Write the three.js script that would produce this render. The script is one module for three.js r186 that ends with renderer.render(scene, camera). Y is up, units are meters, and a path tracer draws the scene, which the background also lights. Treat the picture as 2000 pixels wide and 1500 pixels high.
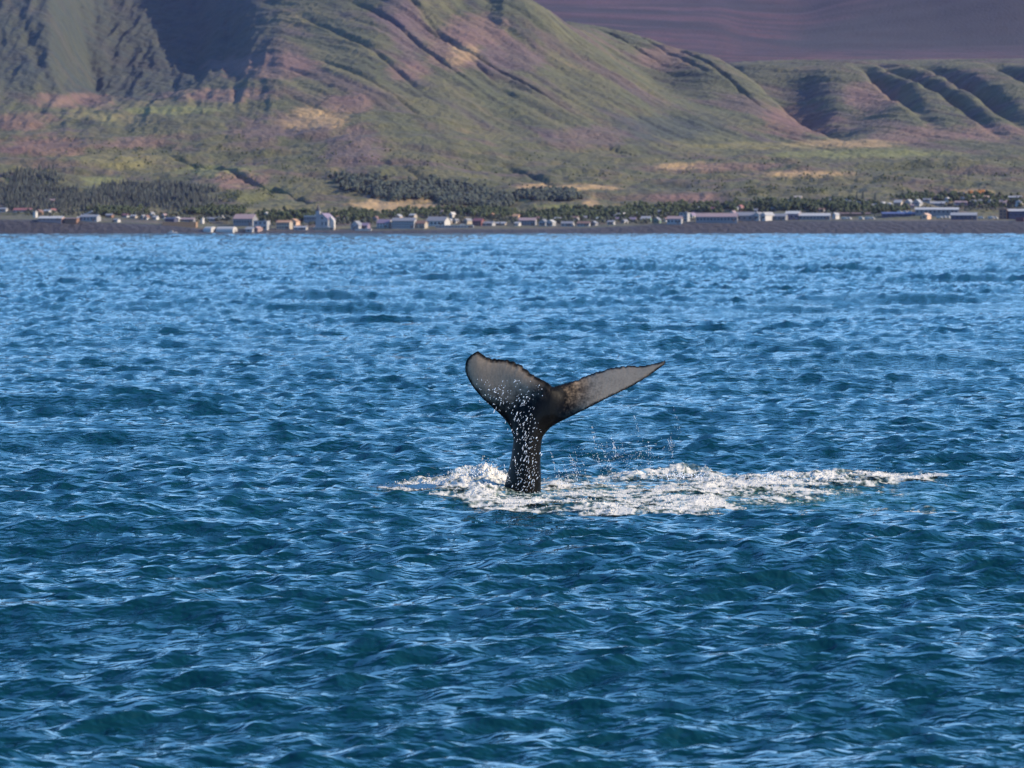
import * as THREE from 'three';
import { mergeGeometries, mergeVertices } from 'three/addons/utils/BufferGeometryUtils.js';

// ---------------------------------------------------------------- camera, sky, sun, haze, exposure
const T = 1.25e-4;                                   // one pixel of the 2000 px wide photograph, as a tangent
const EYE = 5.2, HORIZON = 445;                      // eye height on the boat (m), picture row of the true horizon
const PITCH = Math.atan((750 - HORIZON) * T);
const scene = new THREE.Scene();
const camera = new THREE.PerspectiveCamera(2 * Math.atan(750 * T) * 180 / Math.PI, 4 / 3, 0.5, 30000);
camera.position.set(0, EYE, 0);
camera.rotation.x = -PITCH;
camera.focus = 79.5;
camera.userData.fStop = 3.3;

const SUN = new THREE.Vector3(0.86, 0.43, 0.11).normalize();
const SUN_I = 5, SKY_I = 0.88, HAZE = 1.0e-5;
{ // clear northern sky: pale at the horizon, deep blue overhead, a little brighter round the sun
  const W = 512, H = 256, data = new Float32Array(W * H * 4);
  const stops = [[0, 0.50, 0.86, 1.34], [7, 0.40, 0.82, 1.36], [15, 0.18, 0.55, 1.10], [28, 0.07, 0.30, 0.74], [45, 0.038, 0.17, 0.50], [90, 0.020, 0.085, 0.28]];
  for (let j = 0; j < H; j++) {
    const el = (j + 0.5) / H * 180 - 90, e = Math.max(0, el);
    let k = 0; while (k < stops.length - 2 && e > stops[k + 1][0]) k++;
    const a = stops[k], b = stops[k + 1], t = Math.min(1, Math.max(0, (e - a[0]) / (b[0] - a[0])));
    for (let i = 0; i < W; i++) {
      const az = ((i + 0.5) / W - 0.5) * 2 * Math.PI, ce = Math.cos(el * Math.PI / 180);
      const d = Math.max(0, Math.cos(az) * ce * SUN.x + Math.sin(el * Math.PI / 180) * SUN.y + Math.sin(az) * ce * SUN.z);
      const glow = 0.16 * Math.pow(d, 6) + 0.35 * Math.pow(d, 60);
      for (let c = 0; c < 3; c++) data[(j * W + i) * 4 + c] = (a[c + 1] + (b[c + 1] - a[c + 1]) * t) + glow * [1, 0.95, 0.85][c];
      data[(j * W + i) * 4 + 3] = 1;
    }
  }
  const sky = new THREE.DataTexture(data, W, H, THREE.RGBAFormat, THREE.FloatType);
  sky.mapping = THREE.EquirectangularReflectionMapping; sky.magFilter = THREE.LinearFilter; sky.needsUpdate = true;
  scene.background = sky; scene.environment = sky;
  scene.backgroundIntensity = SKY_I; scene.environmentIntensity = SKY_I;
}
const sun = new THREE.DirectionalLight(new THREE.Color().setRGB(1.0, 0.84, 0.64), SUN_I);
sun.position.copy(SUN).multiplyScalar(9000); sun.position.z -= 3000;
sun.target.position.set(0, 0, -3000); scene.add(sun, sun.target);
sun.castShadow = true;
Object.assign(sun.shadow.camera, { left: -5000, right: 5000, top: 5000, bottom: -5000, near: 10, far: 20000 });
sun.shadow.mapSize.set(4096, 4096);
scene.fog = new THREE.FogExp2(new THREE.Color().setRGB(0.60, 0.54, 1.0), HAZE);
const renderer = new THREE.WebGLRenderer({ antialias: true });
renderer.setSize(1024, 768);
renderer.toneMapping = THREE.LinearToneMapping;
renderer.toneMappingExposure = 1.6;
renderer.shadowMap.enabled = true;

// ---------------------------------------------------------------- helpers
function rng(seed) { let a = seed >>> 0; return () => { a = (a + 0x6D2B79F5) | 0; let t = Math.imul(a ^ (a >>> 15), 1 | a); t = (t + Math.imul(t ^ (t >>> 7), 61 | t)) ^ t; return ((t ^ (t >>> 14)) >>> 0) / 4294967296; }; }
const clamp = (x, a = 0, b = 1) => Math.min(b, Math.max(a, x));
const mix = (a, b, t) => a + (b - a) * t;
const smooth = (a, b, x) => { const t = clamp((x - a) / (b - a)); return t * t * (3 - 2 * t); };
const G2 = (() => { // gradient noise
  const r = rng(77), P = new Uint8Array(512), gx = new Float32Array(256), gy = new Float32Array(256);
  const p = [...Array(256).keys()]; for (let i = 255; i > 0; i--) { const j = Math.floor(r() * (i + 1)); [p[i], p[j]] = [p[j], p[i]]; }
  for (let i = 0; i < 512; i++) P[i] = p[i & 255];
  for (let i = 0; i < 256; i++) { const a = r() * Math.PI * 2; gx[i] = Math.cos(a); gy[i] = Math.sin(a); }
  return (x, y) => {
    const xi = Math.floor(x), yi = Math.floor(y), fx = x - xi, fy = y - yi, X = xi & 255, Y = yi & 255;
    const u = fx * fx * fx * (fx * (fx * 6 - 15) + 10), v = fy * fy * fy * (fy * (fy * 6 - 15) + 10);
    const a = P[P[X] + Y], b = P[P[X + 1] + Y], c = P[P[X] + Y + 1], d = P[P[X + 1] + Y + 1];
    const n0 = gx[a] * fx + gy[a] * fy, n1 = gx[b] * (fx - 1) + gy[b] * fy, n2 = gx[c] * fx + gy[c] * (fy - 1), n3 = gx[d] * (fx - 1) + gy[d] * (fy - 1);
    return 1.5 * mix(mix(n0, n1, u), mix(n2, n3, u), v);
  };
})();
const fbm = (x, y, o = 4, g = 0.5) => { let s = 0, a = 1, n = 0; for (let i = 0; i < o; i++) { s += a * G2(x, y); n += a; a *= g; x = x * 2.03 + 17.1; y = y * 2.03 - 9.7; } return s / n; };
const cP = Math.cos(PITCH), sP = Math.sin(PITCH);
function at(px, py, r) { // the point seen at a pixel, r metres ahead
  const u = (px - 1000) * T, v = (750 - py) * T, dy = v * cP - sP, dz = v * sP + cP;
  return new THREE.Vector3(u / dz * r, EYE + dy / dz * r, -r);
}
const rise = (py) => { const v = (750 - py) * T; return (v * cP - sP) / (v * sP + cP); };   // height per metre ahead
const ahead = (py) => (750 - py) * T * sP + cP;
function toPx(x, y, r) { // inverse of at()
  const dy = (y - EYE) / r, v = (dy * cP + sP) / (cP - dy * sP); return [1000 + x / r * (v * sP + cP) / T, 750 - v / T];
}
function seaAt(px, py) { const r = -EYE / rise(py); return at(px, py, r); }
const used = {};
function numbered(n) { if (!(n in used)) { used[n] = 0; return n; } used[n]++; return `${n}_${String(used[n]).padStart(3, '0')}`; }
function shadow(o) { o.castShadow = true; o.receiveShadow = true; return o; }
function mesh(name, geo, mat, parent) { const m = shadow(new THREE.Mesh(geo, mat)); m.name = parent ? name : numbered(name); (parent || scene).add(m); return m; }
function tag(o, label, category, group, kind) { o.userData = { ...o.userData, label }; if (category) o.userData.category = category; if (group) o.userData.group = group; if (kind) o.userData.kind = kind; return o; }
function thing(name, pos, turn = 0) { const g = new THREE.Group(); g.name = numbered(name); g.position.copy(pos); g.rotation.y = turn; scene.add(g); return g; }
const std = (c, rough = 0.9, extra = {}) => new THREE.MeshStandardMaterial({ color: new THREE.Color().setRGB(...c), roughness: rough, ...extra });
function gridGeometry(nu, nv, put, color, uv) { // put(i, j, out3)
  const pos = new Float32Array(nu * nv * 3), idx = new Uint32Array((nu - 1) * (nv - 1) * 6), o = [0, 0, 0];
  const col = color ? new Float32Array(nu * nv * 3) : null, uvs = uv ? new Float32Array(nu * nv * 2) : null;
  for (let j = 0, k = 0; j < nv; j++) for (let i = 0; i < nu; i++, k++) {
    put(i, j, o); pos[3 * k] = o[0]; pos[3 * k + 1] = o[1]; pos[3 * k + 2] = o[2];
    if (uv) { const w = uv(o); uvs[2 * k] = w[0]; uvs[2 * k + 1] = w[1]; }
  }
  let n = 0;
  for (let j = 0; j < nv - 1; j++) for (let i = 0; i < nu - 1; i++) { const a = j * nu + i, b = a + 1, c = a + nu, d = c + 1; idx[n++] = a; idx[n++] = b; idx[n++] = c; idx[n++] = b; idx[n++] = d; idx[n++] = c; }
  const g = new THREE.BufferGeometry();
  g.setAttribute('position', new THREE.BufferAttribute(pos, 3)); g.setIndex(new THREE.BufferAttribute(idx, 1)); g.computeVertexNormals();
  if (uvs) g.setAttribute('uv', new THREE.BufferAttribute(uvs, 2));
  if (color) { const nor = g.attributes.normal.array; for (let k = 0; k < nu * nv; k++) { color(k % nu, Math.floor(k / nu), pos[3 * k], pos[3 * k + 1], pos[3 * k + 2], nor[3 * k], nor[3 * k + 1], nor[3 * k + 2], o); col.set(o, 3 * k); } g.setAttribute('color', new THREE.BufferAttribute(col, 3)); }
  return g;
}

// ---------------------------------------------------------------- the sea: waves from a wind spectrum
function fft(re, im, n, stride, off, tw) { // in place, inverse sign
  for (let i = 1, j = 0; i < n; i++) { let b = n >> 1; for (; j & b; b >>= 1) j ^= b; j ^= b; if (i < j) { const p = off + i * stride, q = off + j * stride; let t = re[p]; re[p] = re[q]; re[q] = t; t = im[p]; im[p] = im[q]; im[q] = t; } }
  for (let len = 2; len <= n; len <<= 1) {
    const h = len >> 1, st = n / len;
    for (let i = 0; i < n; i += len) for (let k = 0; k < h; k++) {
      const c = tw[2 * k * st], s = tw[2 * k * st + 1], p = off + (i + k) * stride, q = p + h * stride;
      const xr = re[q] * c - im[q] * s, xi = re[q] * s + im[q] * c;
      re[q] = re[p] - xr; im[q] = im[p] - xi; re[p] += xr; im[p] += xi;
    }
  }
}
const WIND = new THREE.Vector2(0.20, 0.98).normalize();   // the waves run towards the boat and a little to the right
function waveField(N, L, lo, hi, A, seed, spread, want, fall = 2) { // wavelengths lo..hi metres; fields h, dx, dz, sx, sz
  const r = rng(seed), dk = 2 * Math.PI / L, base = { re: new Float64Array(N * N), im: new Float64Array(N * N) };
  const gauss = () => Math.sqrt(-2 * Math.log(1 - r() * 0.9999999)) * Math.cos(2 * Math.PI * r());
  const kx = (i) => (i < N / 2 ? i : i - N) * dk;
  const kLo = 2 * Math.PI / hi, kHi = 2 * Math.PI / lo;
  for (let j = 0; j < N; j++) for (let i = 0; i < N; i++) {
    const x = kx(i), z = kx(j), k = Math.hypot(x, z), a = gauss(), b = gauss();
    if (k < 1e-9) continue;
    const band = smooth(kLo * 0.8, kLo * 1.25, k) * (1 - smooth(kHi * 0.8, kHi * 1.25, k));
    const d = (x * WIND.x + z * WIND.y) / k;
    const dir = (1 - spread) * (d > 0 ? Math.pow(d, 8) * 3.66 : 0) / (2 * Math.PI) * 2 + spread / (2 * Math.PI);
    const s = Math.sqrt(A * dir * band) / Math.pow(k, fall) * dk;
    base.re[j * N + i] = a * s; base.im[j * N + i] = b * s;
  }
  const tw = new Float64Array(N); for (let k = 0; k < N / 2; k++) { tw[2 * k] = Math.cos(2 * Math.PI * k / N); tw[2 * k + 1] = Math.sin(2 * Math.PI * k / N); }
  const out = { N, L };
  for (const f of want) {
    const re = new Float64Array(N * N), im = new Float64Array(N * N);
    for (let j = 0; j < N; j++) for (let i = 0; i < N; i++) {
      const p = j * N + i, x = kx(i), z = kx(j), k = Math.hypot(x, z) || 1; let m;
      if (f === 'h') { re[p] = base.re[p]; im[p] = base.im[p]; continue; }
      m = f === 'dx' ? x / k : f === 'dz' ? z / k : f === 'sx' ? x : z;        // multiplied by i
      re[p] = -base.im[p] * m; im[p] = base.re[p] * m;
    }
    for (let j = 0; j < N; j++) fft(re, im, N, 1, j * N, tw);
    for (let i = 0; i < N; i++) fft(re, im, N, N, i, tw);
    out[f] = Float32Array.from(re);
  }
  return out;
}
const AMP = 0.0062;
const bigWaves = waveField(512, 170, 2.2, 26, AMP * 0.32, 11, 0.10, ['h', 'dx', 'dz']);
const midWaves = waveField(512, 37, 0.40, 2.2, 0.0056, 23, 0.15, ['h', 'dx', 'dz'], 1.25);
function tap(f, a, x, z) {
  const N = f.N, u = x / f.L * N, v = z / f.L * N, i = Math.floor(u), j = Math.floor(v), s = u - i, t = v - j;
  const i0 = ((i % N) + N) % N, i1 = (i0 + 1) % N, j0 = (((j % N) + N) % N) * N, j1 = ((j0 / N + 1) % N) * N;
  return (a[j0 + i0] * (1 - s) + a[j0 + i1] * s) * (1 - t) + (a[j1 + i0] * (1 - s) + a[j1 + i1] * s) * t;
}
const CHOP = 0.6;
function swell(x, z) { // long low swell
  const r = -z;
  return 0.30 * Math.sin(0.062 * z * 0.97 + 0.016 * x + 0.6 + 0.8 * G2(x / 160, z / 220)) * smooth(60, 260, r) + 0.22 * Math.sin(0.036 * z + 0.022 * x + 2.0 + 0.9 * G2(x / 240 + 9, z / 300)) * smooth(90, 400, r)
    + 0.5 * G2(x / 120 + 3, z / 90) * smooth(150, 500, r) * (1 - smooth(900, 2500, r));
}
const WX = -46, WZ = 23;                              // where the wave fields lie under the picture
function seaPoint(x, z, fine, out) {
  const X = x + WX, Z = z + WZ;
  const group = 0.85 + 0.45 * G2(x / 26 + 5, z / 60 + 2);         // gusts: rougher and calmer patches
  const calm = mix(1, 0.40, Math.exp(-(((x - 2.5) / 6) ** 2 + ((z + 79) / 5) ** 2)));
  const far = smooth(140, 520, -z), up = mix(1, 1.7, far); fine *= mix(1, 2.1, far);
  const b = up * tap(bigWaves, bigWaves.h, X, Z), m = group * fine * tap(midWaves, midWaves.h, X, Z);
  out[1] = calm * (b + m) + swell(x, z);
  out[0] = x + calm * CHOP * (up * tap(bigWaves, bigWaves.dx, X, Z) + group * fine * tap(midWaves, midWaves.dx, X, Z));
  out[2] = z + calm * CHOP * (up * tap(bigWaves, bigWaves.dz, X, Z) + group * fine * tap(midWaves, midWaves.dz, X, Z));
  return out;
}
const seaHeight = (x, z) => { const o = [0, 0, 0]; seaPoint(x, z, 0.8, o); const ex = x - (o[0] - x), ez = z - (o[2] - z); seaPoint(ex, ez, 0.8, o); return o[1]; };
{
  const cols = [], half = 0.150, inner = 560;
  for (const a of [-1.6, -1.1, -0.75, -0.5, -0.36, -0.27, -0.21, -0.175]) cols.push(a);
  for (let i = 0; i <= inner; i++) cols.push(-half + 2 * half * i / inner);
  for (const a of [0.175, 0.21, 0.27, 0.36, 0.5, 0.75, 1.1, 1.6]) cols.push(a);
  const rows = []; let r = 6;
  while (r < 3440) { rows.push(r); r += r < 36 ? 0.5 : Math.max(0.10, 0.00265 * r); } rows.push(3440);
  console.log('sea grid', cols.length, rows.length, cols.length * rows.length * 2);
  const g = gridGeometry(cols.length, rows.length, (i, j, o) => {
    const rr = rows[rows.length - 1 - j]; seaPoint(cols[i] * rr, -rr, 1, o);
  }, (i, j, x, y, z, nx, ny, nz, o) => {
    const w = Math.exp(-(((x - 3) / 4.5) ** 2 + ((z + 79.2) / 2.2) ** 2));    // bubbly water round the tail
    o[0] = mix(0.0018, 0.012, w); o[1] = mix(0.027, 0.075, w); o[2] = mix(0.039, 0.065, w);
  }, (o) => [o[0] / 9.1, o[2] / 9.1]);
  // finest ripples as a tiling normal map, 7.3 m a tile
  const N = 1024, rip = waveField(N, 9.1, 0.05, 0.42, 0.036, 41, 0.22, ['sx', 'sz']), px = new Uint8Array(N * N * 4);
  for (let k = 0; k < N * N; k++) {
    const sx = -rip.sx[k], sy = rip.sz[k], l = Math.hypot(sx, sy, 1);          // v runs along -z after the flip below
    px[4 * k] = 127.5 + 127.5 * sx / l; px[4 * k + 1] = 127.5 - 127.5 * sy / l; px[4 * k + 2] = 127.5 + 127.5 / l; px[4 * k + 3] = 255;
  }
  const nt = new THREE.DataTexture(px, N, N); nt.wrapS = nt.wrapT = THREE.RepeatWrapping; nt.magFilter = THREE.LinearFilter; nt.needsUpdate = true;
  const water = new THREE.MeshPhysicalMaterial({ color: 0xffffff, vertexColors: true, roughness: 0.05, ior: 1.333, normalMap: nt, normalScale: new THREE.Vector2(1, 1) });
  const sea = mesh('sea', g, water); sea.castShadow = false;
  tag(sea, 'rippled deep blue sea reaching from the boat to the town', null, null, 'structure');
}

// ---------------------------------------------------------------- land: mountain, ridges, moor
const COLS = [-900, 0, 90, 190, 320, 440, 560, 700, 850, 940, 1000, 1120, 1210, 1310, 1400, 1450, 1540, 1650, 1800, 2000, 2900];
const KN = [ // per column: [metres ahead, picture row] from the water's edge to the far moor
  [[3400, 457], [3430, 429], [3560, 420], [3700, 402], [3820, 373], [3980, 335], [4185, 282], [4430, 237], [4640, 195], [4920, 112], [5210, 24], [5480, -40], [6100, -120], [7000, -150], [8200, -160], [9500, -160], [12000, -160]],
  [[3400, 457], [3430, 429], [3560, 420], [3700, 402], [3820, 373], [3980, 335], [4185, 282], [4430, 237], [4640, 195], [4920, 112], [5210, 24], [5480, -40], [6100, -120], [7000, -150], [8200, -160], [9500, -160], [12000, -160]],
  [[3400, 457], [3430, 430], [3560, 421], [3700, 403], [3825, 375], [3985, 335], [4190, 280], [4420, 238], [4620, 195], [4900, 110], [5200, 20], [5500, -40], [6100, -120], [7000, -150], [8200, -160], [9500, -160], [12000, -160]],
  [[3400, 457], [3430, 434], [3560, 424], [3700, 405], [3830, 378], [4000, 335], [4200, 275], [4450, 225], [4720, 192], [5080, 155], [5480, 75], [5800, 10], [6200, -70], [6900, -130], [8400, -150], [9500, -150], [12000, -150]],
  [[3400, 457], [3440, 439], [3560, 430], [3700, 412], [3850, 380], [4030, 335], [4220, 265], [4420, 220], [4680, 187], [5130, 135], [5540, 58], [5860, -5], [6300, -80], [7000, -140], [8400, -150], [9500, -150], [12000, -150]],
  [[3400, 456], [3425, 450], [3560, 436], [3700, 412], [3860, 375], [4050, 325], [4250, 255], [4400, 215], [4580, 172], [4960, 118], [5330, 45], [5590, -10], [6100, -90], [7000, -150], [8300, -160], [9500, -160], [12000, -160]],
  [[3400, 456], [3425, 450], [3560, 436], [3700, 412], [3850, 380], [4020, 330], [4180, 275], [4300, 235], [4480, 175], [4750, 105], [5100, 30], [5300, -15], [5800, -140], [6600, -200], [8200, -160], [9500, -120], [12000, -120]],
  [[3400, 456], [3425, 450], [3560, 434], [3700, 414], [3830, 380], [3980, 330], [4120, 285], [4280, 230], [4500, 160], [4750, 90], [5050, 10], [5200, -35], [5700, -150], [6300, -180], [7800, -90], [9500, -60], [12000, -60]],
  [[3400, 457], [3425, 449], [3560, 434], [3700, 417], [3840, 387], [4000, 335], [4150, 285], [4350, 220], [4600, 145], [4900, 60], [5150, -45], [5350, -120], [5800, -140], [6600, -40], [7800, 20], [9500, 10], [12000, -30]],
  [[3400, 457], [3425, 448], [3560, 435], [3700, 418], [3845, 388], [4010, 341], [4180, 288], [4415, 214], [4760, 108], [5150, -8], [5320, -50], [5560, -60], [6000, -10], [6700, 40], [7700, 50], [9500, 20], [12000, -25]],
  [[3400, 457], [3425, 448], [3560, 435], [3700, 418], [3850, 388], [4020, 345], [4200, 290], [4450, 212], [4800, 106], [5180, -5], [5500, 38], [5900, 38], [6400, 95], [6900, 100], [7700, 82], [9500, 28], [12000, -25]],
  [[3400, 457], [3430, 446], [3570, 435], [3710, 420], [3860, 390], [4030, 345], [4220, 292], [4450, 227], [4750, 142], [5100, 56], [5350, 57], [5850, 50], [6300, 108], [6900, 110], [7700, 88], [9500, 34], [12000, -25]],
  [[3400, 458], [3435, 442], [3575, 433], [3715, 420], [3870, 390], [4040, 345], [4230, 300], [4430, 246], [4650, 186], [4950, 123], [5150, 123], [5750, 64], [6250, 125], [6900, 118], [7700, 92], [9500, 38], [12000, -25]],
  [[3400, 458], [3440, 437], [3580, 430], [3720, 418], [3880, 387], [4050, 346], [4230, 310], [4380, 276], [4560, 236], [4800, 190], [4980, 184], [5550, 94], [6100, 142], [6900, 122], [7700, 97], [9500, 42], [12000, -25]],
  [[3400, 459], [3450, 433], [3585, 427], [3730, 414], [3885, 386], [4055, 346], [4230, 312], [4350, 290], [4480, 262], [4680, 222], [4860, 195], [5350, 118], [5900, 152], [6700, 126], [7500, 108], [9000, 62], [12000, -25]],
  [[3400, 459], [3455, 432], [3590, 426], [3740, 410], [3890, 384], [4058, 346], [4225, 312], [4330, 295], [4480, 268], [4680, 225], [4880, 190], [5220, 144], [5370, 170], [5780, 131], [7100, 117], [8800, 82], [12000, -28]],
  [[3400, 459], [3460, 431], [3595, 425], [3750, 406], [3895, 381], [4060, 345], [4222, 312], [4320, 298], [4440, 280], [4620, 248], [4800, 225], [4950, 207], [5100, 222], [5700, 128], [7000, 116], [8800, 90], [12000, -30]],
  [[3400, 460], [3460, 431], [3600, 424], [3760, 402], [3900, 378], [4060, 345], [4220, 312], [4310, 300], [4420, 285], [4520, 275], [4600, 268], [4680, 262], [4800, 252], [5600, 126], [6800, 116], [8700, 94], [11500, -40]],
  [[3400, 460], [3460, 431], [3600, 424], [3760, 402], [3900, 378], [4060, 345], [4220, 312], [4320, 300], [4430, 287], [4540, 272], [4680, 248], [4850, 218], [5150, 172], [5700, 126], [6500, 118], [8700, 96], [11000, -50]],
  [[3400, 460], [3460, 431], [3600, 424], [3760, 402], [3900, 378], [4060, 345], [4220, 312], [4320, 300], [4430, 285], [4560, 268], [4700, 243], [4900, 210], [5200, 165], [5750, 122], [6300, 117], [8700, 96], [10500, -60]],
  [[3400, 460], [3460, 431], [3600, 424], [3760, 402], [3900, 378], [4060, 345], [4220, 312], [4320, 300], [4430, 285], [4560, 268], [4700, 243], [4900, 210], [5200, 165], [5750, 122], [6300, 117], [8700, 96], [10500, -60]],
];
function hermite(xs, ys, ms, x) { // monotone cubic
  let i = 0; const n = xs.length; if (x <= xs[0]) return ys[0]; if (x >= xs[n - 1]) return ys[n - 1];
  while (i < n - 2 && x > xs[i + 1]) i++;
  const h = xs[i + 1] - xs[i], t = (x - xs[i]) / h, t2 = t * t, t3 = t2 * t;
  return ys[i] * (2 * t3 - 3 * t2 + 1) + h * ms[i] * (t3 - 2 * t2 + t) + ys[i + 1] * (3 * t2 - 2 * t3) + h * ms[i + 1] * (t3 - t2);
}
function slopes(xs, ys) {
  const n = xs.length, d = [], m = new Array(n); for (let i = 0; i < n - 1; i++) d.push((ys[i + 1] - ys[i]) / (xs[i + 1] - xs[i]));
  m[0] = d[0]; m[n - 1] = d[n - 2];
  for (let i = 1; i < n - 1; i++) m[i] = d[i - 1] * d[i] <= 0 ? 0 : 2 * d[i - 1] * d[i] / (d[i - 1] + d[i]);
  return m;
}
for (const c of KN) for (const q of c) if (q[0] > 6100) q[0] = 6100 + (q[0] - 6100) * 0.42;
const K = KN[0].length, acrossR = [], acrossH = [];
for (let k = 0; k < K; k++) {
  const R = KN.map((c) => c[k][0]), H = KN.map((c) => EYE + rise(c[k][1]) * c[k][0]);
  acrossR.push([R, slopes(COLS, R)]); acrossH.push([H, slopes(COLS, H)]);
}
function profile(px) { // the ground's section along one bearing
  const xs = [], ys = [];
  for (let k = 0; k < K; k++) { xs.push(hermite(COLS, acrossR[k][0], acrossR[k][1], px)); ys.push(hermite(COLS, acrossH[k][0], acrossH[k][1], px)); }
  ys[0] = Math.min(ys[0], -0.4);
  return [xs, ys, slopes(xs, ys)];
}
const cache = new Map();
function prof(px) { const q = Math.round(px * 4); let p = cache.get(q); if (!p) cache.set(q, p = profile(q / 4)); return p; }
// ravines: bearing (px) and distance at the top and bottom, width (px) and depth (m)
const RAVINES = [
  [1425, 5420, 1660, 4480, 46, 34], [1675, 5620, 1830, 4620, 28, 21], [1715, 5680, 1975, 4480, 24, 22], [1800, 5680, 2030, 4520, 34, 28], [1930, 5720, 2110, 4700, 30, 20], [1125, 5210, 1305, 4830, 12, 14],
  [690, 5090, 935, 4530, 13, 15], [770, 5120, 1010, 4500, 12, 9], [800, 4960, 1140, 4430, 12, 14], [580, 5080, 860, 4380, 14, 10],
  [620, 4700, 850, 4270, 10, 7], [540, 4480, 690, 4240, 10, 6], [1140, 5720, 1300, 5250, 9, 4], [1230, 5650, 1400, 5050, 9, 4], [1320, 5440, 1500, 4760, 9, 5],
  [395, 4060, 615, 3775, 8, 12], [330, 4120, 470, 3980, 8, 7], [985, 4080, 1110, 3940, 16, 13], [730, 4060, 850, 3930, 9, 8], [1180, 4270, 1310, 4180, 10, 7],
  [40, 5200, 110, 4600, 12, 10], [140, 5900, 205, 4700, 16, 20], [390, 5900, 385, 4720, 20, 24], [470, 5700, 430, 4800, 15, 18],
];
function relief(px, r, X) {
  let h = 0;
  const high = smooth(4050, 4550, r), far = smooth(6150, 6500, r), low = smooth(3480, 3640, r);
  const leftBowl = 1 - smooth(470, 590, px + (r - 5000) * 0.02);
  // fine rills running down the fall line: to the right on the main hill, straight down in the bowl
  const q = (X + 0.40 * r) , qb = X + 0.05 * r;
  const rill = mix(1 - 2 * Math.abs(fbm(q / 26, r / 420, 3)), 1 - 2 * Math.abs(fbm(qb / 34, r / 300, 4)), leftBowl);
  const broad = mix(fbm(q / 95 + 4, r / 700, 2), fbm(qb / 110, r / 500, 3), leftBowl);
  h += high * (1 - far) * (mix(2.4, 5, leftBowl) * (rill - 0.4) + mix(4, 10, leftBowl) * broad + 1.3 * fbm(q / 9 + 3, r / 120, 2));
  // terraces, hummocks and moraine on the foot
  const foot = low * (1 - high * 0.8) * (1 - far);
  h += foot * (11 * fbm(X / 110 + 1, r / 60 + 3, 4) + 2.2 * fbm(X / 22, r / 18, 3) * smooth(3650, 3800, r));
  h += low * (1 - far) * 1.2 * fbm(X / 12 + 5, r / 14, 2);
  // far moor: long flat benches
  h += far * (6 * fbm(X / 320, r / 60 + 2, 4) + 2 * fbm(X / 130, r / 22, 3));
  for (const [p0, r0, p1, r1, w, d] of RAVINES) {
    if (r > r0 + 150 || r < r1 - 150) continue;
    const t = (r0 - r) / (r0 - r1), c = mix(p0, p1, t) + (p0 > 500 && p0 < 1400 ? 2 : 5) * G2(r / 160, p0), k = (px - c) / (w * (p0 < 1400 && p0 > 500 ? 0.5 : 1) * (1 + 0.25 * G2(r / 90, p1)));
    if (k < -3 || k > 3) continue;
    const prof1 = (p0 < 1100 ? (p0 > 500 ? 0.40 : r0 > 5000 ? 0.3 : 1) : 1) * (k < 0 ? Math.exp(-k * k * (p0 > 1400 ? 4 : 1.2)) : Math.exp(-k * k * (p0 > 1400 ? 1.2 : 1.6)));
    h -= d * prof1 * smooth(-0.1, 0.18, t) * (1 - smooth(p0 > 1400 ? 0.3 : 0.72, 1.08, t));
  }
  return h;
}
function ground(px, r) { const X = (px - 1000) * T * r; const p = prof(px); const b = hermite(p[0], p[1], p[2], r); return b + relief(px, r, X) * smooth(p[0][0] + 4, p[0][1] + 60, r); }
function groundXZ(x, z) { const r = -z; return ground(1000 + x / r / T, r); }
function landAt(px, py) { // where a pixel's ray meets the land
  const k = rise(py);
  for (let r = 3404; r < 7000; r += 2) if (ground(px, r) >= EYE + k * r) return new THREE.Vector3((px - 1000) * T * r, ground(px, r), -r);
  return new THREE.Vector3((px - 1000) * T * 3500, ground(px, 3500), -3500);
}
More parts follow.
